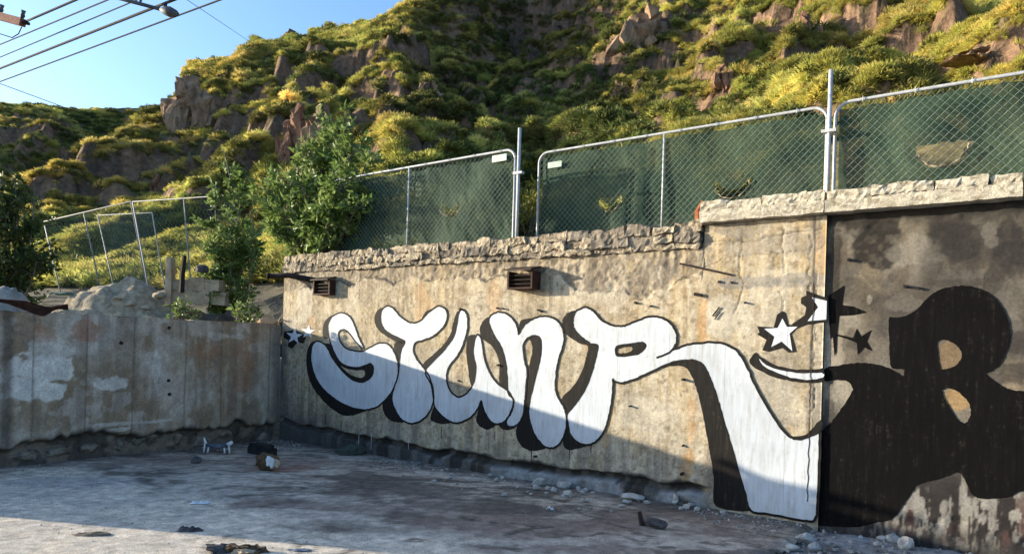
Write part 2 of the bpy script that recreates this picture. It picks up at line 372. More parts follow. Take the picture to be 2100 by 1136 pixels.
def seg_line(A, Z, pts, wdt, seed=0, wob=.02):
    Aw = A + (fbm(A * 7, Z * 7, 3, seed) - .5) * wob * 2; Zw = Z + (fbm(A * 7, Z * 7, 3, seed + 9) - .5) * wob * 2
    best = np.full(A.shape, 9.0); q = [onw(*p) for p in pts]
    for (x0, y0), (x1, y1) in zip(q[:-1], q[1:]):
        dx, dy = x1 - x0, y1 - y0; t = np.clip(((Aw - x0) * dx + (Zw - y0) * dy) / (dx * dx + dy * dy + 1e-9), 0, 1)
        best = np.minimum(best, np.hypot(Aw - x0 - t * dx, Zw - y0 - t * dy))
    return sst(wdt, wdt * .3, best)

STEP = onw(1443, 470)[0]
def ztop_main(A): return 2.70 + .24 * sst(STEP - .01, STEP + .01, A)
CRACKS = [[(1520, 478), (1516, 540), (1524, 590), (1510, 640)], [(1608, 470), (1605, 505), (1610, 560)], [(1455, 498), (1530, 492), (1600, 483), (1690, 470)],
          [(1445, 545), (1480, 530), (1600, 520), (1690, 512)], [(1660, 480), (1655, 600)], [(1672, 560), (1668, 800), (1660, 900)], [(1600, 600), (1602, 660)]]
def dep_main(A, Z):
    d = .003 + (fbm(A * 1.5, Z * 1.5, 3, 1) - .5) * .004 + (fbm(A * 14, Z * 14, 3, 2) - .5) * .002
    d = np.maximum(d, .0005)
    edge = 2.50 - .30 * sst(5.05, 5.9, A) * sst(7.1, 6.3, A) + (fbm(A * 3.1, Z * 2, 4, 11) - .5) * .34 + .12 * sst(7.0, 7.3, A)
    sp = sst(0, .03, Z - edge) * sst(.0, .6, A) * sst(STEP + .3, STEP - .1, A)
    d = d + sp * (.016 + .05 * np.abs(fbm(A * 9, Z * 9, 4, 12) - .45))
    und = .225 + (fbm(A * 2.4, Z * 0, 4, 13) - .5) * .11 + .12 * sst(2.2, 0, A)
    keep = sst(7.25, 7.05, A)
    cav = sst(.03, .0, np.abs(Z - und + .05) - .02) * keep
    d = d + cav * .09
    foot = sst(.0, -.03, Z - und + .09) * keep
    d = d - foot * sst(2.8, 4.2, A) * (.012 + .055 * fbm(A * 4.7, Z * 6, 5, 14))
    for k, c in enumerate(CRACKS): d = d + seg_line(A, Z, c, .009, 31 + k, .045) * .008
    d = d + sst(.0, .9, 0 * A + 1) * 0
    return d
def col_main(A, Z):
    c = np.array([.44, .345, .215]) + 0 * A[..., None]
    big = fbm(A * .9, Z * 1.1, 5, 101); st = fbm(A * 9, Z * .55, 5, 102); mid = fbm(A * 3.5, Z * 3.5, 5, 103); fine = fbm(A * 17, Z * 9, 4, 104)
    sp = fbm(A * 26, Z * 26, 3, 107); st2 = fbm(A * 22, Z * 1.1, 4, 108)
    c = blend(c, sst(.45, .62, big) * .6, [.52, .385, .205]); c = blend(c, sst(.50, .36, big) * .55, [.37, .325, .25])
    c = blend(c, sst(.52, .64, st) * .6, [.27, .215, .145]); c = blend(c, sst(.48, .34, st) * .55, [.56, .48, .365])
    c = blend(c, sst(.58, .70, st2) * .5, [.24, .19, .13]); c = blend(c, sst(.42, .30, st2) * .45, [.58, .50, .39])
    c = blend(c, sst(.53, .66, mid) * .5, [.33, .26, .17]); c = blend(c, sst(.46, .34, mid) * .35, [.55, .46, .33])
    c = blend(c, sst(.64, .74, sp) * .6, [.16, .12, .085]); c = blend(c, sst(.36, .27, sp) * .5, [.62, .54, .43])
    # form-board seams
    seam = np.minimum(np.abs((A / .61 + .03 * vn(A, Z * 2, 7)) % 1 - .5), 1) ; c = blend(c, sst(.488, .499, seam) * .38, [.20, .16, .12])
    hs = np.abs((Z / .72 + .2 + .012 * vn(A * 2, Z, 8)) % 1 - .5); c = blend(c, sst(.490, .499, hs) * .28, [.23, .19, .14])
    # rust runs and pale scuffs
    for px, py, ra, rz, k in [(1442, 665, .05, .32, .55), (1418, 840, .06, .5, .5), (1405, 945, .09, .16, .45), (1690, 520, .08, .25, .45), (640, 690, .12, .5, .3), (1240, 870, .12, .35, .35), (870, 640, .2, .3, .3), (1010, 625, .1, .3, .3)]:
        c = blend(c, blob(A, Z, px, py, ra, rz, 3) * k, [.52, .27, .085])
    for px, py, ra, rz, k in [(1490, 640, .22, .25, .6), (1320, 860, .4, .3, .35), (1580, 620, .3, .3, .35), (620, 620, .25, .5, .5), (1230, 600, .4, .2, .3), (1560, 830, .4, .3, .4)]:
        c = blend(c, blob(A, Z, px, py, ra, rz, 5) * k, [.58, .52, .42])
    for px, py, ra, rz, k in [(1570, 578, .55, .06, .6), (1640, 575, .3, .05, .5), (1600, 500, .6, .1, .35), (1500, 470, .4, .10, .5), (1680, 860, .10, .5, .5), (1590, 790, .45, .35, .30), (1350, 560, .3, .12, .35)]:
        c = blend(c, blob(A, Z, px, py, ra, rz, 9) * k, [.24, .22, .20])
    # darker under the coping, near black at the undercut foot, darker in the corner
    edge = 2.50 - .30 * sst(5.05, 5.9, A) * sst(7.1, 6.3, A) + (fbm(A * 3.1, Z * 2, 4, 11) - .5) * .34 + .12 * sst(7.0, 7.3, A)
    c = blend(c, sst(-.01, .02, Z - edge) * sst(STEP + .3, STEP - .1, A) * (.25 + .6 * sst(.42, .6, fine)), [.19, .15, .11])
    c = blend(c, sst(.02, .0, np.abs(Z - edge) - .006) * sst(STEP + .2, STEP - .1, A) * sst(.42, .52, mid) * .8, [.06, .05, .04])
    und = .225 + (fbm(A * 2.4, Z * 0, 4, 13) - .5) * .11 + .12 * sst(2.2, 0, A)
    keep = sst(7.25, 7.05, A)
    c = blend(c, sst(.03, -.01, Z - und + (mid - .5) * .10) * keep * .95, [.028, .025, .024])
    c = blend(c, sst(-.06, -.11, Z - und) * keep * sst(.36, .50, mid) * .85 * sst(2.5, 4.5, A), [.36, .36, .36])
    tr = sst(.05, .75, Z); c = blend(c, sst(.46, .62, st) * sst(.9, .2, Z) * .5, [.20, .18, .16])
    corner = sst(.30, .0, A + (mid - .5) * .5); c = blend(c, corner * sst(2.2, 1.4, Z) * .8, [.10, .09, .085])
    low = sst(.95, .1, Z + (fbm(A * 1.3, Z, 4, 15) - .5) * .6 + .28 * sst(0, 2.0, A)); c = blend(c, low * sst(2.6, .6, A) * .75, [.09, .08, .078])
    for k, q in enumerate(CRACKS): c = blend(c, seg_line(A, Z, q, .009, 31 + k, .045) * .6 * (.4 + .6 * sst(.4, .55, mid)), [.07, .055, .045])
    c = blend(c, sst(.10, .02, np.abs(A - JOINT + .09)) * sst(.40, .6, fine) * .5, [.2, .17, .14])
    c = blend(c, sst(.012, .004, np.abs(A - JOINT + .105 + .01 * (mid - .5))) * .8, [.06, .05, .045])
    return np.clip(c * .84 * (.86 + .28 * fine[..., None]), 0.01, .8)
main = empty('graffiti_wall', wl(4, 0, 0))
tag(main, 'tan concrete retaining wall with white bubble letters and a stone coping', 'wall')
MAINPARTS = [wall_grid('wall_face', 'main', 0.0, JOINT, -.1, ztop_main, .0125, dep_main, col_main, .30, None)]

def ztop_r(A): return 2.94 + 0 * A
def dep_r(A, Z):
    d = .034 + (fbm(A * 2, Z * 2, 4, 201) - .5) * .008 + (fbm(A * 13, Z * 13, 3, 202) - .5) * .003
    d = np.maximum(d, .0315)
    und = .26 + (fbm(A * 3, Z * 0, 4, 203) - .5) * .25
    foot = sst(.02, -.1, Z - und) * sst(8.95, 9.25, A)
    d = d + foot * .05 * (fbm(A * 8, Z * 8, 4, 204) - .2)
    top = sst(2.80, 2.88, Z + (fbm(A * 3, Z, 3, 205) - .5) * .15); d = d + top * .04 * fbm(A * 9, Z * 9, 3, 206)
    return d
def col_r(A, Z):
    c = np.array([.36, .28, .185]) + 0 * A[..., None]
    big = fbm(A * 1.3, Z * 1.3, 5, 211); st = fbm(A * 8, Z * .7, 5, 212); mid = fbm(A * 4, Z * 4, 5, 213); fine = fbm(A * 17, Z * 13, 4, 214)
    c = blend(c, sst(.42, .62, big) * .6, [.23, .185, .135]); c = blend(c, sst(.52, .66, st) * .5, [.16, .13, .10])
    c = blend(c, sst(.5, .36, st) * .45, [.50, .43, .33]); c = blend(c, sst(.54, .66, mid) * .6, [.13, .105, .085])
    c = blend(c, sst(.46, .34, mid) * .35, [.55, .48, .38])
    for px, py, ra, rz, k in [(1795, 505, .20, .24, .95), (1775, 470, .15, .12, .7), (1965, 500, .20, .17, .95), (1930, 480, .10, .10, .7), (2075, 500, .14, .28, .95), (1710, 560, .07, .45, .7), (1900, 430, 1.0, .06, .6),
                              (2045, 590, .08, .20, .7), (1750, 600, .16, .14, .5), (2080, 700, .12, .16, .7), (1745, 720, .10, .2, .5), (1960, 580, .2, .05, .5), (2080, 760, .2, .10, .7), (1700, 860, .06, .3, .7)]:
        c = blend(c, blob(A, Z, px, py, ra, rz, 17, .8) * k * (.6 + .4 * sst(.3, .5, fine)), [.045, .036, .03])
    for px, py, ra, rz, k in [(2030, 478, .05, .07, .9), (2036, 495, .05, .05, .8), (1880, 520, .25, .14, .45), (1850, 620, .14, .08, .45), (1782, 615, .02, .05, .9), (1930, 720, .12, .2, .4), (2080, 590, .10, .2, .5), (2060, 660, .1, .1, .5)]:
        c = blend(c, blob(A, Z, px, py, ra, rz, 19) * k, [.60, .52, .40])
    c = blend(c, (blob(A, Z, 1952, 730, .12, .16, 4) + blob(A, Z, 1960, 815, .14, .12, 4)).clip(0, 1) * .8, [.62, .38, .16])
    lo = sst(1.0, .5, Z); streak = fbm(A * 11, Z * 2.2, 5, 221)
    streak = fbm(A * 20, Z * 3.2, 5, 221); c = blend(c, lo * .9, [.42, .38, .32]); c = blend(c, lo * sst(.40, .48, streak), [.045, .036, .033]); c = blend(c, lo * sst(.58, .68, fbm(A * 10, Z * 2.4, 4, 222)) * .7, [.13, .06, .05])
    c = blend(c, lo * sst(.63, .69, fbm(A * 13, Z * 6, 5, 224)) * .8, [.50, .45, .38])
    c = blend(c, sst(2.74, 2.86, Z + (mid - .5) * .2) * .85, [.06, .05, .042])
    c = blend(c, sst(.25, .05, Z + (mid - .5) * .3) * .75, [.05, .045, .045])
    so_ = fbm(A * 1.7, Z * 1.1, 5, 231); c = blend(c, sst(.38, .62, so_) * .6, [.075, .066, .06]); c = c * np.array([.54, .55, .57]) * (1 - .25 * sst(1.6, 2.6, Z))[..., None]; return np.clip(c * (.8 + .4 * fine[..., None]), .008, .8)
rightw = empty('stained_wall', wl(9.5, .03, 0))
tag(rightw, 'soot stained wall section painted with a huge black letter, at the right edge', 'wall')
RIGHTPARTS = [wall_grid('wall_face', 'main', JOINT + .004, 11.6, -.14, ztop_r, .014, dep_r, col_r, .30, None)]

def ztop_l(A): return 1.868 + .02 * (fbm(A * 3, A * 0, 4, 301) - .5) * 2
def lund(A): return .30 + (fbm(A * 1.7, A * 0, 4, 303) - .5) * .34 + (fbm(A * 9, A * 0 + 3, 4, 306) - .5) * .10 + .06 * sst(2.2, 1.2, A) * sst(.3, .8, A) - .10 * sst(3.0, 4.0, A)
def dep_l(A, Z):
    d = (fbm(A * 1.6, Z * 1.6, 3, 302) - .5) * .012 + (fbm(A * 13, Z * 13, 3, 304) - .5) * .003
    d = d + sst(.0, -.05, Z - lund(A)) * (.05 + .12 * fbm(A * 5, Z * 5, 4, 305))
    for a in (.22, 1.05, 1.62, 2.35, 2.95, 3.55, 4.5): d = d + sst(.014, .005, np.abs(A - a + .02 * (fbm(A * 3, Z * 3, 3, 9) - .5))) * .006
    return d
def col_l(A, Z):
    c = np.array([.30, .255, .205]) + 0 * A[..., None]
    big = fbm(A * 1.1, Z * 1.2, 5, 311); st = fbm(A * 8, Z * .6, 5, 312); mid = fbm(A * 4, Z * 4, 5, 313); fine = fbm(A * 17, Z * 13, 4, 314)
    c = blend(c, sst(.45, .60, big) * .75, [.21, .155, .10]); c = blend(c, sst(.5, .37, big) * .6, [.37, .35, .335]); c = blend(c, sst(.52, .62, mid) * .5, [.19, .15, .11]); c = blend(c, sst(.45, .36, mid) * .5, [.45, .43, .41])
    c = blend(c, sst(.52, .66, st) * .5, [.18, .15, .125]); c = blend(c, sst(.5, .36, st) * .35, [.40, .37, .33])
    for px, py, ra, rz, k in [(90, 760, .55, .16, .8), (60, 800, .3, .12, .8), (230, 790, .28, .10, .7), (110, 720, .35, .12, .5), (320, 745, .05, .25, .5), (480, 690, .3, .08, .35), (240, 880, .15, .03, .5), (530, 880, .14, .12, .5), (300, 865, .6, .03, .5)]:
        c = blend(c, blob(A, Z, px, py, ra, rz, 23, 1.1, True) * k, [.56, .56, .56])
    for px, py, ra, rz, k in [(175, 680, .18, .14, .6), (420, 720, .3, .12, .35), (90, 690, .12, .12, .4), (500, 760, .18, .4, .35)]:
        c = blend(c, blob(A, Z, px, py, ra, rz, 29, 1, True) * k, [.28, .13, .075])
    for a in (.22, 1.05, 1.62, 2.35, 2.95, 3.55, 4.5): c = blend(c, sst(.016, .004, np.abs(A - a + .02 * (fbm(A * 3, Z * 3, 3, 9) - .5))) * .6, [.10, .085, .07])
    c = blend(c, sst(.06, -.03, Z - lund(A) + (mid - .5) * .10) * .9, [.045, .04, .038])
    c = blend(c, sst(.0, -.09, Z - lund(A)) * sst(.42, .56, mid) * .7, [.20, .165, .14])
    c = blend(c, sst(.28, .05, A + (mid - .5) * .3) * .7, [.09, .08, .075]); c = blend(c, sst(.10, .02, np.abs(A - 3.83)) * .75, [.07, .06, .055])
    return np.clip(c * np.array([1.2, 1.1, .97]) * (.82 + .36 * fine[..., None]), .01, .75)
leftw = empty('low_wall', wl(0, -2.5, 0))
tag(leftw, 'low shaded concrete wall with pale patches and an eroded black foot, at the left', 'wall')
LEFTPARTS = [wall_grid('wall_face', 'left', 0.02, 5.86, -.1, ztop_l, .016, dep_l, col_l, .24, None)]

# ------------------------------------------------------------------ painted letters
REG = {1: (560, 600, 3.7875), 2: (860, 600, 3.34), 3: (1140, 600, 3.34), 4: (1380, 560, 3.07), 5: (1400, 800, 3.38), 6: (1660, 540, 3.34)}
def conv(pts, reg, b=0.0):
    out = []
    for p in pts:
        r_ = reg
        if len(p) == 3: r_ = p[2]
        ox, oy, k = REG[r_]; out.append(onw(ox + p[0] / k, oy + p[1] / k, b))
    return out
rj = np.random.default_rng(77)
def spline(q, sub=6):
    n = len(q); out = []
    for i in range(n):
        p0, p1, p2, p3 = (np.array(q[(i + k) % n]) for k in (-1, 0, 1, 2))
        for t in np.arange(sub) / sub:
            jx = rj.normal(size=2) * .0022
            out.append(tuple(jx + .5 * ((2 * p1) + (-p0 + p2) * t + (2 * p0 - 5 * p1 + 4 * p2 - p3) * t * t + (-p0 + 3 * p1 - 3 * p2 + p3) * t ** 3)))
    return out
def film(name, loops, b, mat):
    vs = [Vector((x, z, 0)) for l in loops for x, z in l]
    tris = tessellate_polygon([[Vector((x, z, 0)) for x, z in l] for l in loops])
    V = [wl(v.x, b, v.y) for v in vs]; out = []
    for t in tris:
        p, q, r_ = (vs[i] for i in t)
        cr_ = (q - p).cross(r_ - p).z
        if abs(cr_) < 1e-10: continue
        out.append(tuple(t) if cr_ > 0 else tuple(t)[::-1])
    return mesh(name, V, out, mat)
def ribbon(name, loop, b, mat, inner, outer, closed=True):
    q = np.array(loop); n = len(q); area = np.sum(q[:, 0] * np.roll(q[:, 1], -1) - np.roll(q[:, 0], -1) * q[:, 1])
    if closed: t = np.roll(q, -1, 0) - np.roll(q, 1, 0)
    else: t = np.gradient(q, axis=0)
    t /= (np.linalg.norm(t, axis=1)[:, None] + 1e-9); nrm = np.stack([t[:, 1], -t[:, 0]], 1)
    if area < 0 and closed: nrm = -nrm
    o_, i_ = q + nrm * outer, q - nrm * inner
    V = [wl(x, b, z) for x, z in o_] + [wl(x, b, z) for x, z in i_]
    Fc = [(k, (k + 1) % n, n + (k + 1) % n, n + k) for k in range(n if closed else n - 1)]
    return mesh(name, V, Fc, mat)
L = {}
L['S'] = dict(reg=1, white=[(702, 430), (665, 350), (635, 265), (595, 190), (535, 160), (470, 185), (432, 250), (437, 330), (455, 400), (485, 470), (520, 530), (575, 565), (650, 578), (720, 560), (765, 548), (785, 590), (770, 650), (720, 690), (660, 695), (590, 660), (520, 590), (460, 510), (420, 430), (385, 395), (345, 380), (312, 410), (298, 500), (315, 600), (360, 700), (430, 780), (530, 850), (640, 895), (720, 905), (800, 885), (870, 830), (930, 750), (965, 650), (970, 570), (955, 500), (920, 430), (870, 395), (810, 400), (750, 430), (695, 458), (620, 452), (560, 430), (520, 380), (506, 320), (525, 288), (565, 288), (605, 325), (650, 385)],
  sh=[[[(345, 378), (300, 385), (270, 440), (258, 540), (275, 650), (320, 750), (400, 850), (500, 930), (570, 955), (640, 945), (720, 915), (640, 890), (540, 845), (440, 775), (370, 690), (325, 600), (310, 500), (320, 415)]],
      [[(375, 392), (437, 395), (455, 410), (485, 470), (520, 530), (575, 562), (650, 575), (720, 557), (765, 545), (787, 590), (772, 652), (722, 692), (660, 698), (590, 663), (518, 590), (457, 510), (417, 430)], [(528, 568), (572, 590), (640, 603), (700, 602), (714, 632), (690, 660), (640, 653), (580, 620)]],
      [[(490, 172), (440, 185), (398, 230), (384, 300), (396, 352), (430, 350), (428, 300), (432, 250), (465, 190)]]])
L['T'] = dict(reg=1, white=[(840, 200), (850, 140), (890, 108), (935, 125), (980, 180), (1040, 225), (1090, 240), (1150, 220), (1220, 150), (1290, 108), (1340, 135), (1350, 195), (1320, 265), (1250, 330), (1170, 365), (1105, 385), (1088, 440), (1110, 510), (1160, 575), (1210, 650), (1240, 740), (1245, 830), (1220, 910), (1160, 980), (1085, 1010), (1010, 985), (955, 910), (928, 820), (945, 740), (978, 640), (988, 520), (1002, 440), (1030, 380), (980, 350), (900, 310), (855, 260)],
  sh=[[[(860, 115), (815, 135), (788, 190), (800, 260), (840, 310), (900, 350), (960, 385), (1010, 392), (1030, 380), (980, 345), (905, 305), (862, 258), (848, 200), (852, 150)]], [[(955, 385), (1025, 383), (1005, 440), (988, 520), (974, 560), (958, 490), (940, 420)]],
      [[(912, 785), (862, 840), (850, 890), (870, 950), (910, 990), (960, 1004), (1020, 1000), (965, 915), (935, 830)]], [[(1150, 218), (1185, 150), (1230, 128), (1260, 125), (1215, 160)]]])
L['U'] = dict(reg=2, white=[(270, 160), (288, 122), (318, 140), (330, 190), (325, 260), (300, 350), (260, 430), (205, 500), (185, 560), (190, 620), (215, 680), (255, 712), (290, 715), (335, 685), (365, 640), (385, 580), (390, 500), (375, 430), (378, 350), (400, 290), (425, 330), (440, 430), (470, 530), (530, 620), (610, 680), (640, 740), (630, 800), (590, 870), (535, 895), (490, 875), (450, 810), (425, 735), (400, 790), (350, 850), (280, 885), (220, 880), (160, 840), (110, 780), (98, 700), (82, 620), (45, 545), (90, 480), (170, 400), (235, 310), (262, 220)],
  sh=[[[(282, 118), (255, 140), (232, 210), (215, 280), (170, 350), (100, 420), (40, 470), (20, 510), (48, 545), (95, 478), (172, 400), (238, 308), (268, 215), (275, 150)]], [[(335, 300), (390, 292), (382, 350), (380, 430), (392, 500), (388, 580), (368, 645), (345, 600), (332, 500), (320, 400)]],
      [[(75, 860), (108, 775), (160, 840), (215, 885), (160, 897), (105, 885)]], [[(425, 732), (395, 840), (390, 880), (420, 920), (470, 935), (520, 905), (470, 850), (442, 795)]]])
L['N'] = dict(reg=2, white=[(480, 200), (500, 155), (550, 138), (600, 150), (645, 190), (670, 240), (682, 292), (720, 230), (790, 180), (870, 165), (930, 185), (970, 230), (990, 300), (980, 370), (950, 460), (935, 560), (930, 650), (950, 720), (985, 780), (1005, 850), (1000, 940), (960, 1030), (895, 1060), (840, 1030), (790, 960), (760, 870), (755, 790), (770, 700), (800, 580), (830, 460), (840, 370), (830, 310), (790, 290), (740, 310), (710, 360), (715, 440), (735, 540), (728, 650), (720, 740), (710, 830), (680, 890), (630, 915), (600, 885), (640, 810), (650, 730), (612, 680), (605, 560), (590, 450), (560, 360), (510, 280)],
  sh=[[[(500, 158), (445, 185), (415, 240), (430, 310), (490, 360), (530, 420), (550, 500), (550, 620), (610, 680), (608, 560), (594, 450), (564, 360), (514, 280), (485, 200)]], [[(795, 288), (755, 312), (775, 370), (765, 450), (742, 540), (735, 650), (722, 740), (750, 800), (765, 760), (775, 700), (805, 580), (835, 460), (843, 370), (832, 310)]],
      [[(722, 755), (706, 850), (670, 910), (665, 980), (700, 1050), (760, 1080), (820, 1078), (870, 1052), (795, 960), (765, 870), (758, 780)]], [[(680, 285), (690, 200), (730, 180), (800, 175), (722, 228)]], [[(545, 900), (570, 935), (620, 938), (660, 915), (600, 885)]]])
L['R'] = dict(reg=3, white=[(120, 200), (140, 135), (200, 105), (255, 130), (310, 190), (380, 225), (460, 235), (540, 205), (640, 170), (720, 175), (790, 220), (825, 290), (822, 350), (800, 395), (900, 362), (1040, 345), (1150, 355), (1230, 395), (1280, 460), (1330, 560), (490, 660, 4), (550, 770, 4), (620, 890, 4), (690, 990, 4), (760, 1045, 4), (840, 1040, 4), (925, 1000, 4), (946, 310, 5), (942, 500, 5), (934, 700, 5), (918, 880, 5), (840, 895, 5), (600, 852, 5), (478, 828, 5), (440, 720, 5), (400, 590, 5), (340, 380, 5), (280, 180, 5), (1110, 720), (1060, 580), (1010, 490), (950, 460), (880, 460), (790, 475), (690, 520), (560, 580), (460, 612), (410, 605), (391, 590), (386, 680), (370, 800), (340, 920), (290, 1000), (230, 1035), (160, 1025), (105, 970), (85, 880), (83, 830), (150, 750), (210, 650), (250, 550), (280, 440), (290, 360), (240, 345), (170, 295), (130, 245)],
  hole=[(415, 365), (520, 345), (590, 335), (622, 355), (605, 400), (540, 430), (420, 437)],
  sh=[[[(150, 125), (80, 140), (45, 190), (50, 260), (100, 310), (170, 350), (220, 370), (205, 450), (170, 560), (110, 650), (35, 735), (75, 835), (155, 750), (215, 650), (255, 550), (284, 440), (293, 358), (240, 340), (172, 290), (134, 245), (124, 200)]],
      [[(85, 840), (85, 950), (105, 975), (160, 1030), (230, 1040), (110, 1075), (60, 1060), (50, 1000), (75, 920)]],
      [[(690, 522), (790, 502), (870, 505), (920, 550), (960, 650), (1000, 800), (1038, 1000), (190, 440, 5), (215, 600, 5), (232, 800, 5), (480, 832, 5), (444, 720, 5), (404, 590, 5), (344, 380, 5), (284, 180, 5), (1114, 720), (1064, 580), (1014, 490), (950, 458), (880, 456), (790, 470)]],
      [[(758, 1030, 4), (840, 1012, 4), (930, 922, 4), (930, 990, 4), (850, 1048, 4), (780, 1064, 4)]],
      [[(408, 360), (520, 340), (592, 330), (627, 353), (610, 403), (542, 434), (412, 441)], [(430, 382), (508, 371), (524, 388), (500, 408), (432, 415)]]])
for k, (ch, d) in enumerate(L.items()):
    wq = spline(conv(d['white'], d['reg'])); loops = [wq]
    if 'hole' in d: loops.append(spline(conv(d['hole'], d['reg'])))
    wf = film('painted_letter', loops, -.0034 - .0002 * k, M['white']); wf['label'] = 'white bubble letter %s' % ch
    adopt(main, wf)
    rb = ribbon('letter_outline', wq, -.0052 - .0002 * k, M['black'], .004, .021)
    kids = [rb]
    for j, s in enumerate(d['sh']): kids.append(film('letter_shadow', [spline(conv(l, d['reg'])) for l in s], -.0014 - .0002 * k, M['black']))
    if ch == 'R':
        st = [onw(REG[3][0] + x / 3.34, REG[3][1] + y / 3.34) for x, y in [(690, 446), (735, 430), (780, 410), (808, 380), (822, 350)]]
        kids.append(ribbon('letter_outline', st, -.0066, M['black'], .011, .011, False))
    bpy.context.view_layer.update()
    for kk in kids: kk.parent = wf; kk.matrix_parent_inverse = wf.matrix_world.inverted()
def painted(name, label, pts, reg, b, mat, par, smooth=True, holes=(), pb=0.0):
    q = conv(pts, reg, pb); loops = [spline(q) if smooth else q] + [spline(conv(h, reg, pb)) for h in holes]
    o = film(name, loops, b, mat); o['label'] = label; adopt(par, o); return o
painted('painted_swoosh', 'black backing of the swoosh', [(485, 545), (520, 500), (560, 530), (650, 580), (780, 605), (900, 605), (945, 602), (948, 678), (860, 690), (750, 680), (640, 655), (540, 610), (490, 575)], 4, -.0015, M['black'], main)
painted('painted_swoosh', 'white swoosh', [(545, 540), (600, 585), (700, 615), (820, 630), (938, 628), (940, 655), (850, 670), (740, 655), (640, 620), (570, 580)], 4, -.0035, M['white'], main)
painted('painted_star', 'black backing of the large star', [(655, 262), (690, 238), (710, 250), (728, 325), (800, 322), (748, 385), (778, 495), (730, 500), (690, 470), (600, 495), (562, 485), (590, 420), (530, 385), (545, 372), (530, 335), (635, 340)], 4, -.0015, M['black'], main, False)
painted('painted_star', 'large white star', [(690, 285), (718, 338), (785, 337), (735, 380), (752, 490), (685, 430), (620, 465), (640, 400), (575, 350), (660, 345)], 4, -.0035, M['white'], main, False)
painted('painted_arrow', 'black backing of the white arrow tail', [(838, 110), (972, 158), (972, 306), (840, 325), (780, 350), (750, 320), (830, 265), (840, 215), (805, 190), (808, 155), (840, 140)], 4, -.0019, M['black'], main, False)
painted('painted_arrow', 'white arrow tail', [(875, 152), (970, 175), (966, 292), (848, 302), (915, 215)], 4, -.0035, M['white'], main, False)
def star_pts(cx, cy, R, r0, rot): return [(cx + (R if k % 2 == 0 else r0) * math.sin(rot + k * math.pi / 5), cy - (R if k % 2 == 0 else r0) * math.cos(rot + k * math.pi / 5)) for k in range(10)]
painted('painted_star', 'black backing of the two small stars', [(85, 305), (150, 290), (190, 300), (230, 315), (258, 350), (235, 395), (190, 385), (150, 435), (115, 420), (120, 370), (82, 350)], 1, -.0015, M['black'], main, False)
painted('painted_star', 'small white star nearest the corner', star_pts(166, 338, 68, 26, .1), 1, -.0035, M['white'], main, False)
painted('painted_star', 'small white star beside the S', star_pts(275, 303, 58, 23, .1), 1, -.0037, M['white'], main, False)
for px, py, ln_, mt in [(736, 895, .16, 'white'), (762, 893, .20, 'white'), (700, 868, .12, 'black'), (838, 905, .10, 'white'), (905, 880, .12, 'black'), (1090, 925, .13, 'black'), (1168, 925, .10, 'black'), (1212, 912, .08, 'black'), (1015, 888, .09, 'black'), (668, 850, .14, 'black')]:
    a_, z_ = onw(px, py); w_ = random.uniform(.004, .009); o_ = film('paint_drip', [[(a_ - w_, z_ + .03), (a_ - w_ * .6, z_ - ln_), (a_ + w_ * .2, z_ - ln_ - .012), (a_ + w_ * .7, z_ - ln_), (a_ + w_, z_ + .03)]], -.0009, M[mt]); adopt(main, o_)
for z0_, z1_, da in ((.22, 1.02, .098), (1.12, 1.50, .10), (1.75, 2.3, .095)):
    n_ = 14; q_ = [(JOINT - da + .006 * math.sin(k * 2.1), z0_ + (z1_ - z0_) * k / n_) for k in range(n_ + 1)]
    o_ = ribbon('joint_crack', q_, -.0072, M['darkrust'], .0045, .0035, False); adopt(main, o_)
RB = .03
painted('painted_arrow', 'black arrow painted across the joint', [(140, 215), (240, 150), (225, 285), (300, 295), (395, 335), (300, 355), (205, 360), (190, 480), (185, 600), (172, 640), (160, 500), (145, 520), (135, 400), (130, 230)], 6, RB - .0015, M['blackold'], rightw, False, (), RB)
painted('painted_star', 'small black star', [(325, 445), (355, 500), (425, 455), (395, 535), (430, 600), (375, 575), (330, 625), (325, 545), (265, 520), (180, 494), (185, 484), (300, 510)], 6, RB - .0015, M['blackold'], rightw, False, (), RB)
painted('painted_letter', 'huge black letter', [(545, 375), (600, 374), (680, 350), (750, 300), (810, 235), (890, 180), (1000, 155), (1120, 160), (1220, 200), (1300, 270), (1350, 360), (1372, 460), (1360, 570), (1320, 670), (1260, 730), (1212, 755), (1260, 800), (1340, 850), (1400, 870), (1470, 872), (1700, 890), (1900, 1000), (1900, 1480), (1700, 1540), (1470, 1555), (1380, 1590), (1250, 1610), (1130, 1595), (1060, 1475), (1010, 1430), (880, 1475), (735, 1515), (700, 1575), (650, 1645), (595, 1720), (540, 1755), (470, 1770), (340, 1800), (200, 1800), (60, 1790), (52, 1755), (60, 1455), (70, 1305), (78, 1165), (150, 1085), (230, 975), (290, 880), (292, 850), (265, 810), (200, 798), (106, 800), (104, 722), (250, 690), (350, 680), (450, 690), (540, 715), (620, 762), (640, 775), (650, 728), (640, 722), (565, 715), (550, 640), (546, 500)],
        6, RB - .0025, M['blackold'], rightw, True, ([(875, 540), (930, 525), (1000, 555), (1040, 610), (1035, 660), (1000, 700), (950, 718), (900, 718), (885, 640)], [(912, 865), (960, 855), (1020, 880), (1080, 940), (1105, 1000), (1100, 1050), (1065, 1095), (1010, 1060), (960, 980), (925, 920)]), RB)

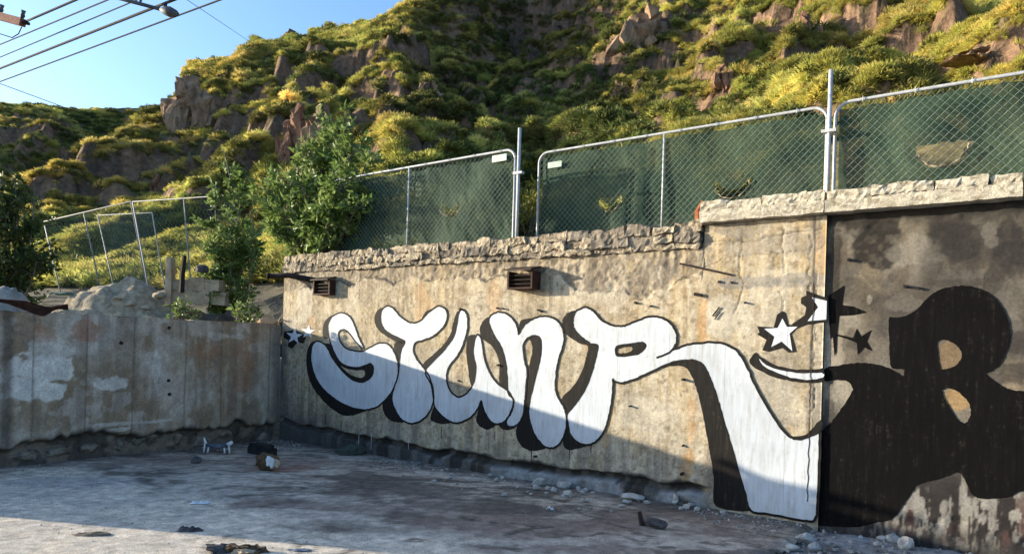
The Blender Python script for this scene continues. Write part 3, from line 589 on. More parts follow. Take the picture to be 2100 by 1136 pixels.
# ------------------------------------------------------------------ rocks and coping
_ico = {}
def ico(sub):
    if sub not in _ico:
        bm = bmesh.new(); bmesh.ops.create_icosphere(bm, subdivisions=sub, radius=1)
        bm.verts.ensure_lookup_table()
        _ico[sub] = (np.array([v.co[:] for v in bm.verts]), [tuple(v.index for v in f.verts) for f in bm.faces]); bm.free()
    return _ico[sub]
def rock_v(sub, size, seed, cuts=7, rough=.12):
    V, Fc = ico(sub); r = np.random.default_rng(seed); V = V.copy()
    for k in range(cuts):
        n = r.normal(size=3); n /= np.linalg.norm(n); d = V @ n; h = r.uniform(.45, .8); ex = np.clip(d - h, 0, None); V -= ex[:, None] * n
    V *= 1 + rough * (vn(V[:, 0] * 2.7 + seed, V[:, 1] * 2.7, seed, V[:, 2] * 2.7) - .5)[:, None] * 2
    V = V / np.abs(V).max(0)
    return V * np.asarray(size), Fc
def rotz(V, a): c, s = math.cos(a), math.sin(a); return np.stack([V[:, 0] * c - V[:, 1] * s, V[:, 0] * s + V[:, 1] * c, V[:, 2]], 1)
def frame_uw(V): return V[:, :1] * U + V[:, 1:2] * W + V[:, 2:3] * np.array([0, 0, 1.])
def stone_block(a0, a1, b0, b1, z0, z1, seed, mat, rough=.02, rnd=.05, cell=.05):
    # squared rubble stone: subdivided box pushed about by noise
    nx = max(2, int((a1 - a0) / cell)); ny = 3; nz = max(2, int((z1 - z0) / cell))
    xs, ys, zs = np.linspace(0, 1, nx + 1), np.linspace(0, 1, ny + 1), np.linspace(0, 1, nz + 1)
    idx = {}; V = []; Fc = []
    def vid(i, j, k):
        if (i, j, k) not in idx: idx[(i, j, k)] = len(V); V.append((xs[i], ys[j], zs[k]))
        return idx[(i, j, k)]
    for i in range(nx):
        for k in range(nz): Fc += [(vid(i, 0, k), vid(i + 1, 0, k), vid(i + 1, 0, k + 1), vid(i, 0, k + 1)), (vid(i, ny, k + 1), vid(i + 1, ny, k + 1), vid(i + 1, ny, k), vid(i, ny, k))]
        for j in range(ny): Fc += [(vid(i, j + 1, 0), vid(i + 1, j + 1, 0), vid(i + 1, j, 0), vid(i, j, 0)), (vid(i, j, nz), vid(i + 1, j, nz), vid(i + 1, j + 1, nz), vid(i, j + 1, nz))]
    for j in range(ny):
        for k in range(nz): Fc += [(vid(0, j + 1, k), vid(0, j, k), vid(0, j, k + 1), vid(0, j + 1, k + 1)), (vid(nx, j, k), vid(nx, j + 1, k), vid(nx, j + 1, k + 1), vid(nx, j, k + 1))]
    V = np.array(V); S = np.array([a1 - a0, b1 - b0, z1 - z0])
    cen = V - .5; rad = np.linalg.norm(cen * [1.0, .6, 1.0], axis=1); V = .5 + cen * (1 - rnd * np.clip(rad - .52, 0, 1) / .3)[:, None]
    Pp = V * S + np.array([a0, b0, z0])
    for c in range(3): Pp[:, c] += (vn(Pp[:, 0] * 9 + 3 * c, Pp[:, 1] * 9, seed + c, Pp[:, 2] * 9) - .5) * rough * 2 + (vn(Pp[:, 0] * 31, Pp[:, 1] * 31, seed + c + 5, Pp[:, 2] * 31) - .5) * rough * 1.5
    return wl_arr(Pp[:, 0], Pp[:, 1], Pp[:, 2]), Fc
kids = []; k = 0
V, Fc = stone_block(.01, STEP - .025, .0, .285, 2.703, 2.955, 5, None, .016, .01, .045); kids.append(mesh('coping_core', V, Fc, M['stone_dark']))
for zc0, zc1, lo_, hi_, pr in ((2.704, 2.765, .4, 1.2, -.012), (2.770, 2.872, .12, .55, -.028), (2.874, 2.975, .08, .5, -.018)):
    a = .0
    while a < STEP - .05:
        a1 = min(a + random.uniform(lo_, hi_), STEP - .02)
        if STEP - .02 - a1 < .05: a1 = STEP - .02
        dz = random.uniform(-.03, .025) if zc1 > 2.95 else random.uniform(-.008, .006)
        if zc1 > 2.95 or random.random() > .10:
            V, Fc = stone_block(a, a1 - random.uniform(.004, .016), pr + random.uniform(-.02, .022), .12 if zc1 < 2.95 else .28, zc0, zc1 + dz, k * 7 + 3, None, .020, .035, .032)
            kids.append(mesh('coping_stone', V, Fc, M['stone_dark'] if random.random() < (.55 if a > 5.2 else .2) else M['stone']))
        a = a1; k += 1
def cap(a0, a1, seed, out):
    V, Fc = stone_block(a0, a1, -.105, .30, 2.945, 3.062, seed, None, .006, .004, .03); out.append(mesh('coping_slab', V, Fc, M['slab']))
    a = a0
    while a < a1 - .01:
        e = min(a + random.uniform(.25, .6), a1)
        if a1 - e < .15: e = a1
        V, Fc = stone_block(a, e - .003, -.095 + random.uniform(-.015, .03), .30, 3.064, 3.158 + random.uniform(-.02, .015), seed + int(a * 50), None, .014, .03, .03); out.append(mesh('coping_layer', V, Fc, M['slab'])); a = e
cap(STEP - .015, JOINT - .01, 911, kids)
MAINPARTS += kids
rk = []; cap(JOINT + .0, JOINT + 1.5, 931, rk); cap(JOINT + 1.506, 11.6, 951, rk)
RIGHTPARTS += rk
# iron tie stubs left in the concrete
for px, py, r_ in [(1305, 622, .018), (1336, 627, .014), (1307, 640, .0), (1475, 578, .018), (1500, 580, .016), (1107, 637, .014), (1020, 632, .016), (1033, 634, .014), (945, 634, .018), (1112, 638, .014), (942, 780, .016), (1022, 748, .018), (1294, 832, .014), (1402, 912, .014), (1400, 970, .022), (1528, 620, .014), (1100, 935, .02), (1403, 778, .018), (1740, 533, .02), (1856, 588, .018), (1884, 590, .014)]:
    if r_ == 0: continue
    right = px > 1700; b0 = .03 if right else 0
    a_, z_ = onw(px, py, b0); m = MB(); ln = random.uniform(.02, .05)
    m.tube([wl(a_, b0 + .02, z_), wl(a_ + random.uniform(-.01, .01), b0 - ln, z_ + random.uniform(-.01, .01))], r_ * .8, 7)
    (RIGHTPARTS if right else MAINPARTS).append(m.build('tie_stub', M['darkrust']))
for (p, q, r_, bb_) in [((1395, 541), (1500, 564), .012, -.012), ((1425, 603), (1440, 606), .02, -.012), ((1462, 648), (1476, 630), .008, -.01), ((1466, 655), (1478, 640), .006, -.01)]:
    a0, z0 = onw(*p); a1, z1 = onw(*q); m = MB(); m.tube([wl(a0, bb_, z0), wl(a1, bb_, z1)], r_, 6); MAINPARTS.append(m.build('iron_bar', M['darkrust']))
# rusty stub sticking up beside the step of the coping
m = MB(); a0 = STEP - .06; m.tube([wl(a0, .05, 2.9), wl(a0 - .02, .04, 3.1), wl(a0 + .03, .05, 3.2)], [.05, .04, .02], 7); m.tube([wl(a0 + .02, .1, 2.9), wl(a0 + .06, .1, 3.17)], [.03, .02], 6)
MAINPARTS.append(m.build('rusty_bracket', mat_simple('orange_rust', (.14, .04, .015), (.42, .15, .05), 20, .9, .6, .01)))
adopt(main, *MAINPARTS); adopt(rightw, *RIGHTPARTS)
# tie holes and foot stones of the low wall
def onl(px, py):
    d = ray(px, py); t = np.dot(C - CAM, U) / np.dot(d, U); Pp = CAM + d * t; return -float(np.dot(Pp - C, W)), float(Pp[2])
for px, py in [(248, 703), (346, 672), (347, 808), (345, 780)]:
    a_, z_ = onl(px, py); m = MB(); m.tube([wl(-.02, -a_, z_), wl(.02, -a_, z_)], .024, 8); LEFTPARTS.append(m.build('tie_stub', M['darkrust']))
for k, (px, py, sa, sz) in enumerate([(300, 900, .22, .09), (420, 905, .16, .10), (250, 915, .07, .10), (345, 925, .09, .05), (370, 900, .08, .09), (470, 890, .12, .06), (515, 915, .13, .09), (120, 925, .2, .07), (60, 935, .2, .08), (190, 920, .12, .07), (545, 900, .1, .1)]):
    a_, z_ = onl(px, py); V, Fc = rock_v(2, (.07, sa, sz), 400 + k); V = frame_uw(V) + wl(-.10, -a_, z_)
    LEFTPARTS.append(mesh('foot_stone', V, Fc, M['stone_dark']))
adopt(leftw, *LEFTPARTS)

# ------------------------------------------------------------------ louvred vents and pipe on the wall
def vent(px0, py0, px1, py1, dep, label):
    a0, z1 = onw(px0, py0); a1, z0 = onw(px1, py1); root = empty('wall_vent', wl(a0, 0, z0))
    tag(root, label, 'vent', 'rusty louvred vents on the graffiti wall'); kids = []
    t = .025; e = np.array([0, 0, 1.]); w_, h = a1 - a0, z1 - z0
    for nm, o_, ex, ez in (('side_panel', wl(a0, -dep, z0), U * t, e * h), ('side_panel', wl(a1 - t, -dep, z0), U * t, e * h)):
        m = MB(); m.box(o_, ex, W * dep, ez); kids.append(m.build(nm, M['rust']))
    m = MB(); m.box(wl(a0 - .01, -dep - .05, z1 + .002), U * (w_ + .02), W * (dep + .05) + e * .05, e * .02); kids.append(m.build('hood', M['darkrust']))
    m = MB(); m.box(wl(a0 + t, -dep, z0), U * (w_ - 2 * t), W * dep, e * .02); kids.append(m.build('sill', M['rust']))
    m = MB(); m.box(wl(a0 + t, -.012, z0 + .02), U * (w_ - 2 * t), W * .01, e * (h - .03)); kids.append(m.build('back_panel', M['darkrust']))
    for k in range(3):
        zz = z0 + .06 + k * (h - .06) / 3; m = MB(); m.box(wl(a0 + t, -dep + .03, zz), U * (w_ - 2 * t), W * .05 - e * .03, e * .008); kids.append(m.build('slat', M['darkrust']))
    adopt(root, *kids)
vent(1058, 560, 1108, 594, .18, 'rusty louvred vent box on the wall above the letter N')
vent(655, 578, 688, 605, .12, 'smaller rusty louvred vent box on the wall above the letter S')
a0, z0 = onw(650, 576, -.05); m = MB(); m.tube([at(552, 566, 11.2), wl(.2, -.05, 2.66), wl(a0, -.02, z0)], .045, 10); m.tube([at(552, 566, 11.2), at(549, 565.7, 11.2)], .055, 10)
tag(m.build('pipe', M['darkrust'], None, True), 'dark pipe jutting left past the end of the graffiti wall', 'pipe')

# ================================================================== HILLSIDE
CP = [(-500, 330, 80), (-300, 245, 92), (0, 208, 102), (120, 213, 110), (220, 216, 116), (325, 202, 122), (60, 300, 84), (230, 300, 106), (0, 400, 62), (110, 370, 80), (0, 500, 56), (-150, 520, 60), (-300, 560, 50), (-500, 600, 50),
      (0, 300, 150), (300, 280, 150), (340, 222, 71), (352, 160, 70.5), (330, 245, 71), (318, 245, 75), (255, 290, 64), (165, 360, 54), (92, 430, 46), (40, 535, 37), (200, 400, 78), (100, 480, 62),
      (372, 121, 70), (410, 114, 70), (450, 117, 71), (490, 89, 72), (550, 84, 73), (620, 83, 74), (700, 68, 74), (760, 48, 74), (850, 5, 74), (950, -70, 77), (1100, -160, 82), (1300, -230, 86), (1600, -330, 90), (2000, -420, 92), (2500, -420, 92),
      (330, 260, 84), (380, 185, 84), (460, 165, 86), (550, 150, 90), (700, 130, 90), (850, 70, 92), (1100, -60, 110), (1600, -200, 120), (2300, -250, 120),
      (400, 260, 60), (500, 225, 62), (600, 190, 62), (700, 180, 62), (300, 420, 43), (450, 380, 44), (600, 340, 45), (200, 500, 36), (350, 510, 32), (480, 510, 30), (100, 560, 30), (700, 330, 42),
      (100, 605, 22), (300, 598, 21), (500, 575, 21), (700, 530, 21), (-200, 640, 26), (-500, 650, 26),
      (840, 100, 61), (820, 200, 51), (795, 285, 43), (775, 345, 36), (920, 90, 72), (930, 200, 64), (945, 290, 54), (960, 345, 44),
      (1010, 0, 86), (1060, 100, 78), (1085, 200, 67), (1085, 290, 54), (1080, 350, 43), (1080, 430, 30), (1280, 30, 63), (1240, 130, 64), (1225, 250, 55), (1200, 330, 43), (1300, 200, 54), (1310, 300, 40),
      (1450, 20, 60), (1400, 150, 52), (1420, 250, 42), (1400, 320, 33), (1600, 40, 54), (1600, 150, 44), (1580, 230, 35), (1700, 100, 46), (1750, 180, 35), (1850, 60, 42), (1850, 170, 31), (2000, 60, 36), (2050, 130, 29), (2250, 60, 28), (2500, 0, 28),
      (1400, 430, 20), (1700, 380, 16), (2000, 330, 14.5), (1000, 460, 20), (2400, 300, 13)]
pts = np.array([at(*p) for p in CP])
flat = [wl(a_, b_, z_) for a_, b_, z_ in [(0, 2.5, 2.8), (3, 2.0, 2.9), (6, 2, 2.9), (9, 2, 2.9), (12, 2, 2.95), (3, 5, 3.1), (8, 5, 3.2), (-3, 2, 1.75), (-3, -2, 1.7), (-6, 2, 1.9), (-6, -4, 1.6), (-3, -7, 1.4), (-12, -6, 1.6), (-14, 4, 2.6), (-3, 6, 2.3), (-25, -6, 1.6), (-25, 12, 3.0)]]
pts = np.concatenate([pts, np.array(flat)])
c0 = pts[:, :2]; dm = np.sqrt(((c0[:, None] - c0[None]) ** 2).sum(-1) + .5)
n_ = len(pts); Am = np.zeros((n_ + 3, n_ + 3)); Am[:n_, :n_] = dm + np.eye(n_) * -.15; Am[:n_, n_] = 1; Am[:n_, n_ + 1:] = c0; Am[n_:, :n_] = Am[:n_, n_:].T
sol = np.linalg.solve(Am, np.concatenate([pts[:, 2], np.zeros(3)]))
def base_h(x, y):
    sh = x.shape; x = x.ravel(); y = y.ravel(); out = sol[n_] + sol[n_ + 1] * x + sol[n_ + 2] * y
    for i in range(n_): out = out + sol[i] * np.sqrt((x - c0[i, 0]) ** 2 + (y - c0[i, 1]) ** 2 + .5)
    return out.reshape(sh)
BLUFF = [(at(343, 200, 62), at(349, 200, 84), at(330, 224, 62)[2], 3.2), (at(478, 200, 62), at(482, 200, 86), at(420, 128, 62)[2], 3.9)]
CREST = [at(*p) for p in [(-300, 245, 92), (0, 208, 102), (120, 213, 110), (220, 216, 116), (325, 202, 122)]]
CREST = CREST[:-1] + [at(*p) for p in [(345, 215, 72), (372, 119, 70), (450, 115, 71), (490, 87, 72), (620, 81, 74), (700, 66, 74), (760, 46, 74), (850, 3, 74), (950, -70, 77)]]
def hill_h(x, y):
    z = base_h(x, y)
    hm = sst(3.5, 11, z)
    dmin = np.full(x.shape, 1e9)                               # calm the relief close to the crest lines so the skyline keeps its shape
    for p0, p1 in zip(CREST[:-1], CREST[1:]):
        dx, dy = p1[0] - p0[0], p1[1] - p0[1]; t = np.clip(((x - p0[0]) * dx + (y - p0[1]) * dy) / (dx * dx + dy * dy), 0, 1); dmin = np.minimum(dmin, np.hypot(x - p0[0] - t * dx, y - p0[1] - t * dy))
    calm = .06 + .94 * sst(1.0, 10, dmin); hm = hm * calm; z = z - .9 * sst(9, 0, dmin)
    # spurs and gullies running down the slope, ledges and knolls
    wx = x + (fbm(x * .06, y * .06, 3, 401) - .5) * 14; wy = y + (fbm(x * .06, y * .06, 3, 402) - .5) * 14
    r1 = 1 - np.abs(2 * fbm(wx * .11, wy * .055, 4, 403) - 1); r2 = 1 - np.abs(2 * fbm(wx * .27, wy * .21, 4, 404) - 1)
    z = z + hm * ((r1 - .72) * 6.2 + (r2 - .72) * 4.0 + (fbm(x * .8, y * .8, 3, 405) - .5) * .8)
    # ledges
    st = 3.1; zz = z / st + (fbm(x * .09, y * .09, 3, 406) - .5) * 2.2; fr = zz - np.floor(zz); led = (sst(.30, .72, fr) - fr) * st
    z = z + hm * led * .38
    rid = 1 - np.abs(2 * fbm(x * .75 + 5, y * .45, 3, 407) - 1)
    z = z + hm * ((rid - .7) * 1.5 + (fbm(x * 1.5, y * 1.5, 2, 408) - .5) * .5)
    jag = (fbm(y * .35, z * .25, 3, 409) - .5) * 1.6
    for q0, q1, lim, back in BLUFF:                            # the headland breaks off in steps: left of each line the ground stays lower
        dx, dy = q1[0] - q0[0], q1[1] - q0[1]; side = ((x - q0[0]) * dy - (y - q0[1]) * dx) / math.hypot(dx, dy) + jag
        lz = lim + .10 * (y - q0[1]) * back + (fbm(x * .3, y * .3, 3, 410) - .5) * 1.2
        on = sst(60, 64, y) * sst(150, 140, y); z = np.where(y > 60, z - on * sst(.9, -.2, side) * np.clip(z - lz, 0, None), z)
    return z
GR = .32
GX, GY = np.meshgrid(np.arange(-100, 100.1, GR), np.arange(2.0, 150.1, GR), indexing='ij')
LA = (GX - C[0]) * U[0] + (GY - C[1]) * U[1]; LB = (GX - C[0]) * W[0] + (GY - C[1]) * W[1]
GZ = hill_h(GX, GY)
# keep the flat strip just behind the walls below the coping
near = sst(3.2, 1.0, LB) * sst(-.9, .2, LA) * sst(-.5, .2, LB); GZ = GZ * (1 - near) + 2.78 * near
yard = (LA < .3) & (LB < 3.0)
low = 1.50 + .12 * fbm(GX, GY, 3, 411) + .10 * np.clip(-LA - 3.0, 0, 20)
GZ = np.where(yard & (LB < .2), np.minimum(GZ, low), GZ)
m_ = yard & (LB >= .2); mx_ = sst(3.0, .2, LB) * sst(.0, -.9, LA); GZ = np.where(m_, GZ * (1 - mx_) + np.minimum(GZ, low) * mx_, GZ)
drop = sst(-4.6, -5.7, LB) * (LA < .3); GZ = np.where(LA < .3, GZ * (1 - drop) + np.minimum(GZ, -.25) * drop, GZ)
inside = (LA > -.13) & (LB < .16)
off = (GX < -(GY + 12) * 1.15) | (GX > (GY + 22) * 1.25)
km = ~(inside | off); kq = km[:-1, :-1] & km[1:, :-1] & km[:-1, 1:] & km[1:, 1:]
gx_, gy_ = np.gradient(GZ, GR); slope = np.hypot(gx_, gy_)
ns = fbm(GX * .5, GY * .5, 4, 421); nb = fbm(GX * .13, GY * .13, 4, 422)
gx_s = fbm(GX * .35, GY * .35, 3, 424); rockm = sst(1.15, 1.9, slope + (ns - .5) * 1.4 + (gx_s - .5) * 1.2)
hc = np.array([.155, .13, .055]) + 0 * GX[..., None]
hc = blend(hc, sst(.4, .6, nb) * .8, [.09, .095, .03]); hc = blend(hc, sst(.55, .7, ns) * .5, [.14, .11, .05]); hc = blend(hc, rockm, [.23, .14, .086]); hc = blend(hc, rockm * sst(.5, .62, fbm(GX * .9, GY * .9, 4, 423)) * .75, [.10, .066, .046])
hc = blend(hc, (GZ < 4.2) * .8, [.17, .135, .09])
hill = mesh_np('hillside', np.stack([GX, GY, GZ], -1).reshape(-1, 3), grid_faces(GX.shape[0], GX.shape[1], kq), M['hill'], None, True, hc.reshape(-1, 3)); tag(hill, kind='structure')
def bil(Gd, x, y):
    fx = np.clip((np.asarray(x) + 100) / GR, 0, GX.shape[0] - 2.001); fy = np.clip((np.asarray(y) - 2.0) / GR, 0, GX.shape[1] - 2.001)
    i = fx.astype(int); j = fy.astype(int); u_ = fx - i; v_ = fy - j
    return Gd[i, j] * (1 - u_) * (1 - v_) + Gd[i + 1, j] * u_ * (1 - v_) + Gd[i, j + 1] * (1 - u_) * v_ + Gd[i + 1, j + 1] * u_ * v_
def hz_at(x, y): return bil(GZ, x, y)

# grass tussocks and shrubs over the slope
def tuft_proto(nb, seed, kind):
    # a cushion of short blades leaning outwards; each blade a bent strip of three triangles
    r = np.random.default_rng(seed); T = []
    for k in range(nb):
        n_d = r.normal(size=3); n_d[2] = abs(n_d[2]) * .9 + .05; n_d /= np.linalg.norm(n_d); lump = .75 + .5 * float(vn(n_d[0] * 1.6 + seed, n_d[1] * 1.6, seed, n_d[2] * 1.6))
        p0 = n_d * r.uniform(.35, .7) * lump; d = n_d + np.array([0, 0, .35 if kind == 0 else .0]) + r.normal(size=3) * .35; d /= np.linalg.norm(d)
        ln = r.uniform(.35, .62) * (1 if kind == 0 else .7); w_ = r.uniform(.02, .042) if kind == 0 else r.uniform(.03, .055)
        p = np.cross(d, r.normal(size=3)); p = p / np.linalg.norm(p) * w_; mid = p0 + d * ln * .55; tip = p0 + d * ln + np.array([*(n_d[:2] * .12), -.08]) * (1 if kind == 0 else .5)
        T += [[p0 - p * .7, p0 + p * .7, mid + p], [p0 - p * .7, mid + p, mid - p], [mid - p, mid + p, tip]]
    return np.array(T)
def scatter(name, n, kind, protos, smin, smax, mat, label, seed, dens):
    r = np.random.default_rng(seed); N_ = n * 6; px = r.uniform(-80, 2180, N_); ymax = np.where(px < 360, 116, 84); Y = 19 + (ymax - 19) * r.uniform(0, 1, N_)
    x = (px - 1050) / F * Y; y = Y
    la = (x - C[0]) * U[0] + (y - C[1]) * U[1]; lb = (x - C[0]) * W[0] + (y - C[1]) * W[1]
    z = hz_at(x, y); sl = bil(slope, x, y); ok = dens(x, y, z, sl, r) & (z > 3.3) & ((lb > 4) | (la < -6)) & (r.uniform(0, 1, N_) < np.clip(38 / Y, .35, 1))
    pyy = 713 - (z - 1.6) / Y * F; ok &= (pyy > -90)
    x, y, z = x[ok][:n], y[ok][:n], z[ok][:n]; n = len(x); print(name, n)
    s = r.uniform(smin, smax, n) * (0.7 + .6 * fbm(x * .2, y * .2, 3, seed)) * (.85 + y / 220); az = r.uniform(0, 6.28, n); c, q = np.cos(az), np.sin(az)
    gx = bil(gx_, x, y); gy = bil(gy_, x, y)
    tone = (.52 + 1.3 * fbm(x * .16, y * .16, 4, seed + 3)) * r.uniform(.7, 1.3, n); warm = .86 + .44 * fbm(x * .1, y * .1, 3, seed + 8) + r.uniform(-.12, .12, n)
    me = bpy.data.meshes.new(name); me.vertices.add(n); me.vertices.foreach_set('co', np.stack([x, y, z], -1).astype(np.float32).ravel())
    def att(nm, ty, arr, key): a_ = me.attributes.new(nm, ty, 'POINT'); a_.data.foreach_set(key, np.ascontiguousarray(arr, np.float32 if ty != 'INT' else np.int32).ravel())
    att('size', 'FLOAT', s, 'value'); att('pick', 'INT', r.integers(0, len(protos), n), 'value')
    att('turn', 'FLOAT_VECTOR', np.stack([np.clip(gy * .35, -.5, .5), np.clip(-gx * .35, -.5, .5), az], -1), 'vector')
    att('Col', 'FLOAT_COLOR', np.stack([tone * warm, tone, tone * .9, np.ones(n)], -1), 'color')
    o = link(bpy.data.objects.new(name, me)); pc = bpy.data.collections.new(name + '_clumps')
    for k, pr in enumerate(protos):
        V = pr.reshape(-1, 3).astype(np.float32); V[:, 2] *= .8 if kind == 0 else .95; q_ = mesh_np('clump_%02d' % k, V, np.arange(len(V)).reshape(-1, 3), mat); COL.objects.unlink(q_); pc.objects.link(q_)
    ng = bpy.data.node_groups.new(name, 'GeometryNodeTree'); ng.interface.new_socket('Geometry', in_out='INPUT', socket_type='NodeSocketGeometry'); ng.interface.new_socket('Geometry', in_out='OUTPUT', socket_type='NodeSocketGeometry')
    gi = ng.nodes.new('NodeGroupInput'); go = ng.nodes.new('NodeGroupOutput'); ip = ng.nodes.new('GeometryNodeInstanceOnPoints'); ci = ng.nodes.new('GeometryNodeCollectionInfo')
    ci.inputs['Collection'].default_value = pc; ci.inputs['Separate Children'].default_value = True; ci.inputs['Reset Children'].default_value = True
    def na(nm, ty): a_ = ng.nodes.new('GeometryNodeInputNamedAttribute'); a_.data_type = ty; a_.inputs['Name'].default_value = nm; return a_.outputs['Attribute']
    ip.inputs['Pick Instance'].default_value = True
    lk = ng.links.new; lk(gi.outputs[0], ip.inputs['Points']); lk(ci.outputs[0], ip.inputs['Instance']); lk(na('pick', 'INT'), ip.inputs['Instance Index']); lk(na('size', 'FLOAT'), ip.inputs['Scale']); lk(na('turn', 'FLOAT_VECTOR'), ip.inputs['Rotation']); lk(ip.outputs[0], go.inputs[0])
    md = o.modifiers.new('clumps', 'NODES'); md.node_group = ng
    tag(o, label, 'grass' if kind == 0 else 'shrubs', None, 'stuff'); return o
pg = [tuft_proto(170, s, 0) for s in range(7)]; ps = [tuft_proto(190, 50 + s, 1) for s in range(6)]
def cover(x, y): return sst(1.28, 1.45, (x * F / y + 1050) / 1000 + (fbm(x * .1, y * .1, 3, 437) - .5) * .5)       # the right slope is grassier
def dens_g(x, y, z, sl, r): return (r.uniform(0, 1, len(x)) < .22 + .9 * sst(.40, .56, fbm(x * .26, y * .26, 4, 431)) + .35 * cover(x, y)) & (sl < 1.5 + .8 * cover(x, y) + .45 * r.normal(size=len(x)))
def gully(x, y): q = (x * F / y + 1050); return sst(860, 930, q) * sst(1340, 1230, q)
def dens_s(x, y, z, sl, r): return (r.uniform(0, 1, len(x)) < .06 + 1.1 * sst(.47, .60, fbm(x * .2, y * .2, 4, 433)) + .7 * gully(x, y)) & (sl < 2.2 + 2.5 * gully(x, y) + .5 * r.normal(size=len(x)))
scatter('hillside_grass', 56000, 0, pg, .24, .60, M['grass'], 'yellow green grass tussocks covering the sunlit hillside', 71, dens_g)
scatter('hillside_shrubs', 20000, 1, ps, .25, .70, M['shrub'], 'dark green low shrubs filling the gullies of the hillside', 72, dens_s)

# crags
def hit(px, py, y0=18.0, y1=130.0):
    d = ray(px, py); Ys = np.arange(y0, y1, .2); P_ = CAM[None] + d[None] * Ys[:, None]; g = hz_at(P_[:, 0], P_[:, 1]); k = np.argmax(P_[:, 2] < g)
    return P_[k] if (P_[k, 2] < g[k]) else P_[-1]
def crag(px0, py0, px1, py1, n, seed, mat, label, lean=0.0, slabby=False):
    r = np.random.default_rng(seed); P0 = hit((px0 + px1) / 2, py1); Yd = P0[1]; wid = (px1 - px0) / F * Yd; hei = (py1 - py0) / F * Yd
    m = MB(); n = n * 9; dep_ = max(wid * .45, 1.0)
    for k in range(n):
        t = r.uniform(0, 1); v_ = r.uniform(0, 1) ** 1.3; prof = (1 - .55 * abs(t - .45) * 2 * v_); cx = P0[0] + (t - .5) * wid * (1 - .35 * v_) + lean * v_ * hei * .5; cz = P0[2] - .08 * hei + v_ * hei * .85 * prof; cy = P0[1] + r.uniform(.0, 1) * dep_ * (.3 + .7 * v_)
        sz = np.array([wid * r.uniform(.10, .22), dep_ * r.uniform(.25, .5), hei * (r.uniform(.10, .30) if not slabby else r.uniform(.05, .12))]) * (1.25 - .4 * v_)
        q_ = r.uniform(-1, 1, (13, 3)); q_ = q_ / np.maximum(np.abs(q_).max(1), .55)[:, None]; q_ = q_ * sz; q_[:, 0] += q_[:, 2] * (lean + r.uniform(-.2, .2))
        bm = bmesh.new(); vs_ = [bm.verts.new(Vector(p_ + [cx, cy, cz])) for p_ in q_]; bmesh.ops.convex_hull(bm, input=vs_)
        bm.verts.index_update(); used = [v for v in bm.verts if v.link_faces]; ix = {v: i_ for i_, v in enumerate(used)}
        m.add([v.co[:] for v in used], [tuple(ix[v] for v in f.verts) for f in bm.faces]); bm.free()
    o = m.build('rock_outcrop', mat); tag(o, label, 'rock', 'rock outcrops on the hillside'); return o
crag(572, 198, 640, 338, 4, 1, M['rock'], 'tall reddish rock pillar on the hillside behind the leafy tree')
crag(626, 192, 692, 295, 4, 2, M['rocktan'], 'fluted tan rock beside the reddish pillar above the leafy tree')
crag(1265, 2, 1395, 95, 7, 3, M['rocktan'], 'sunlit tan fluted cliff at the top of the hillside')
crag(306, 342, 330, 395, 2, 4, M['rock'], 'small reddish rock pillar low on the left slope')
crag(252, 226, 270, 258, 2, 5, M['rock'], 'tiny dark red pinnacle below the left skyline')
crag(1465, 100, 1502, 182, 3, 6, M['rock'], 'narrow reddish rock rib right of the shaded gully')
crag(1628, 8, 1682, 80, 3, 7, M['rock'], 'red rock knob near the top edge of the right slope')
crag(338, 135, 430, 250, 6, 8, M['rocktan'], 'brown cliff face below the left headland')
crag(985, 235, 1015, 300, 2, 9, M['rock'], 'shaded rock rib at the foot of the dark gully')
crag(860, 150, 900, 195, 2, 10, M['rocktan'], 'pale rock knob on the sunlit central spur')
for k, (a_, b_, c_, d_, lab) in enumerate([(1845, 95, 1960, 150, 'slabby tan rock band high on the right slope'), (1830, 150, 1900, 185, 'broken tan rocks just above the right fence panel'), (1960, 80, 2090, 120, 'brown rock ledge at the right edge of the slope')]):
    crag(a_, b_, c_, d_, 5, 20 + k, M['rocktan'], lab, .8, True)

# ================================================================== FENCES
def chain(m_, a0, a1, z0, z1, bfun, pitch, rad):
    w_, h = a1 - a0, z1 - z0
    for sgn_ in (1, -1):
        k = -h
        while k < w_:
            # line a = a0 + k + t, z rises with t (or falls)
            t0, t1 = max(0, -k), min(h, w_ - k)
            if t1 - t0 > .02:
                z_s = (lambda t: z0 + t) if sgn_ > 0 else (lambda t: z1 - t)
                p0, p1 = bfun(a0 + k + t0, z_s(t0)), bfun(a0 + k + t1, z_s(t1)); d = (p1 - p0) / np.linalg.norm(p1 - p0)
                e1 = np.cross(d, W); e1 /= np.linalg.norm(e1); e2 = np.cross(d, e1); o_ = .004 * sgn_
                V = [p + rad * (math.cos(q) * e1 + math.sin(q) * e2) + W * o_ for p in (p0, p1) for q in (0, 2.094, 4.189)]
                m_.add(V, [(0, 1, 4, 3), (1, 2, 5, 4), (2, 0, 3, 5)])
            k += pitch
def rrect(a0, a1, z0, z1, r, b):
    out = []
    for cx, cz, s0 in ((a1 - r, z1 - r, 0), (a0 + r, z1 - r, 90), (a0 + r, z0 + r, 180), (a1 - r, z0 + r, 270)):
        for t in range(0, 91, 15): out.append(wl(cx + r * math.cos(math.radians(s0 + t)), b, cz + r * math.sin(math.radians(s0 + t))))
    out.append(out[0]); return out
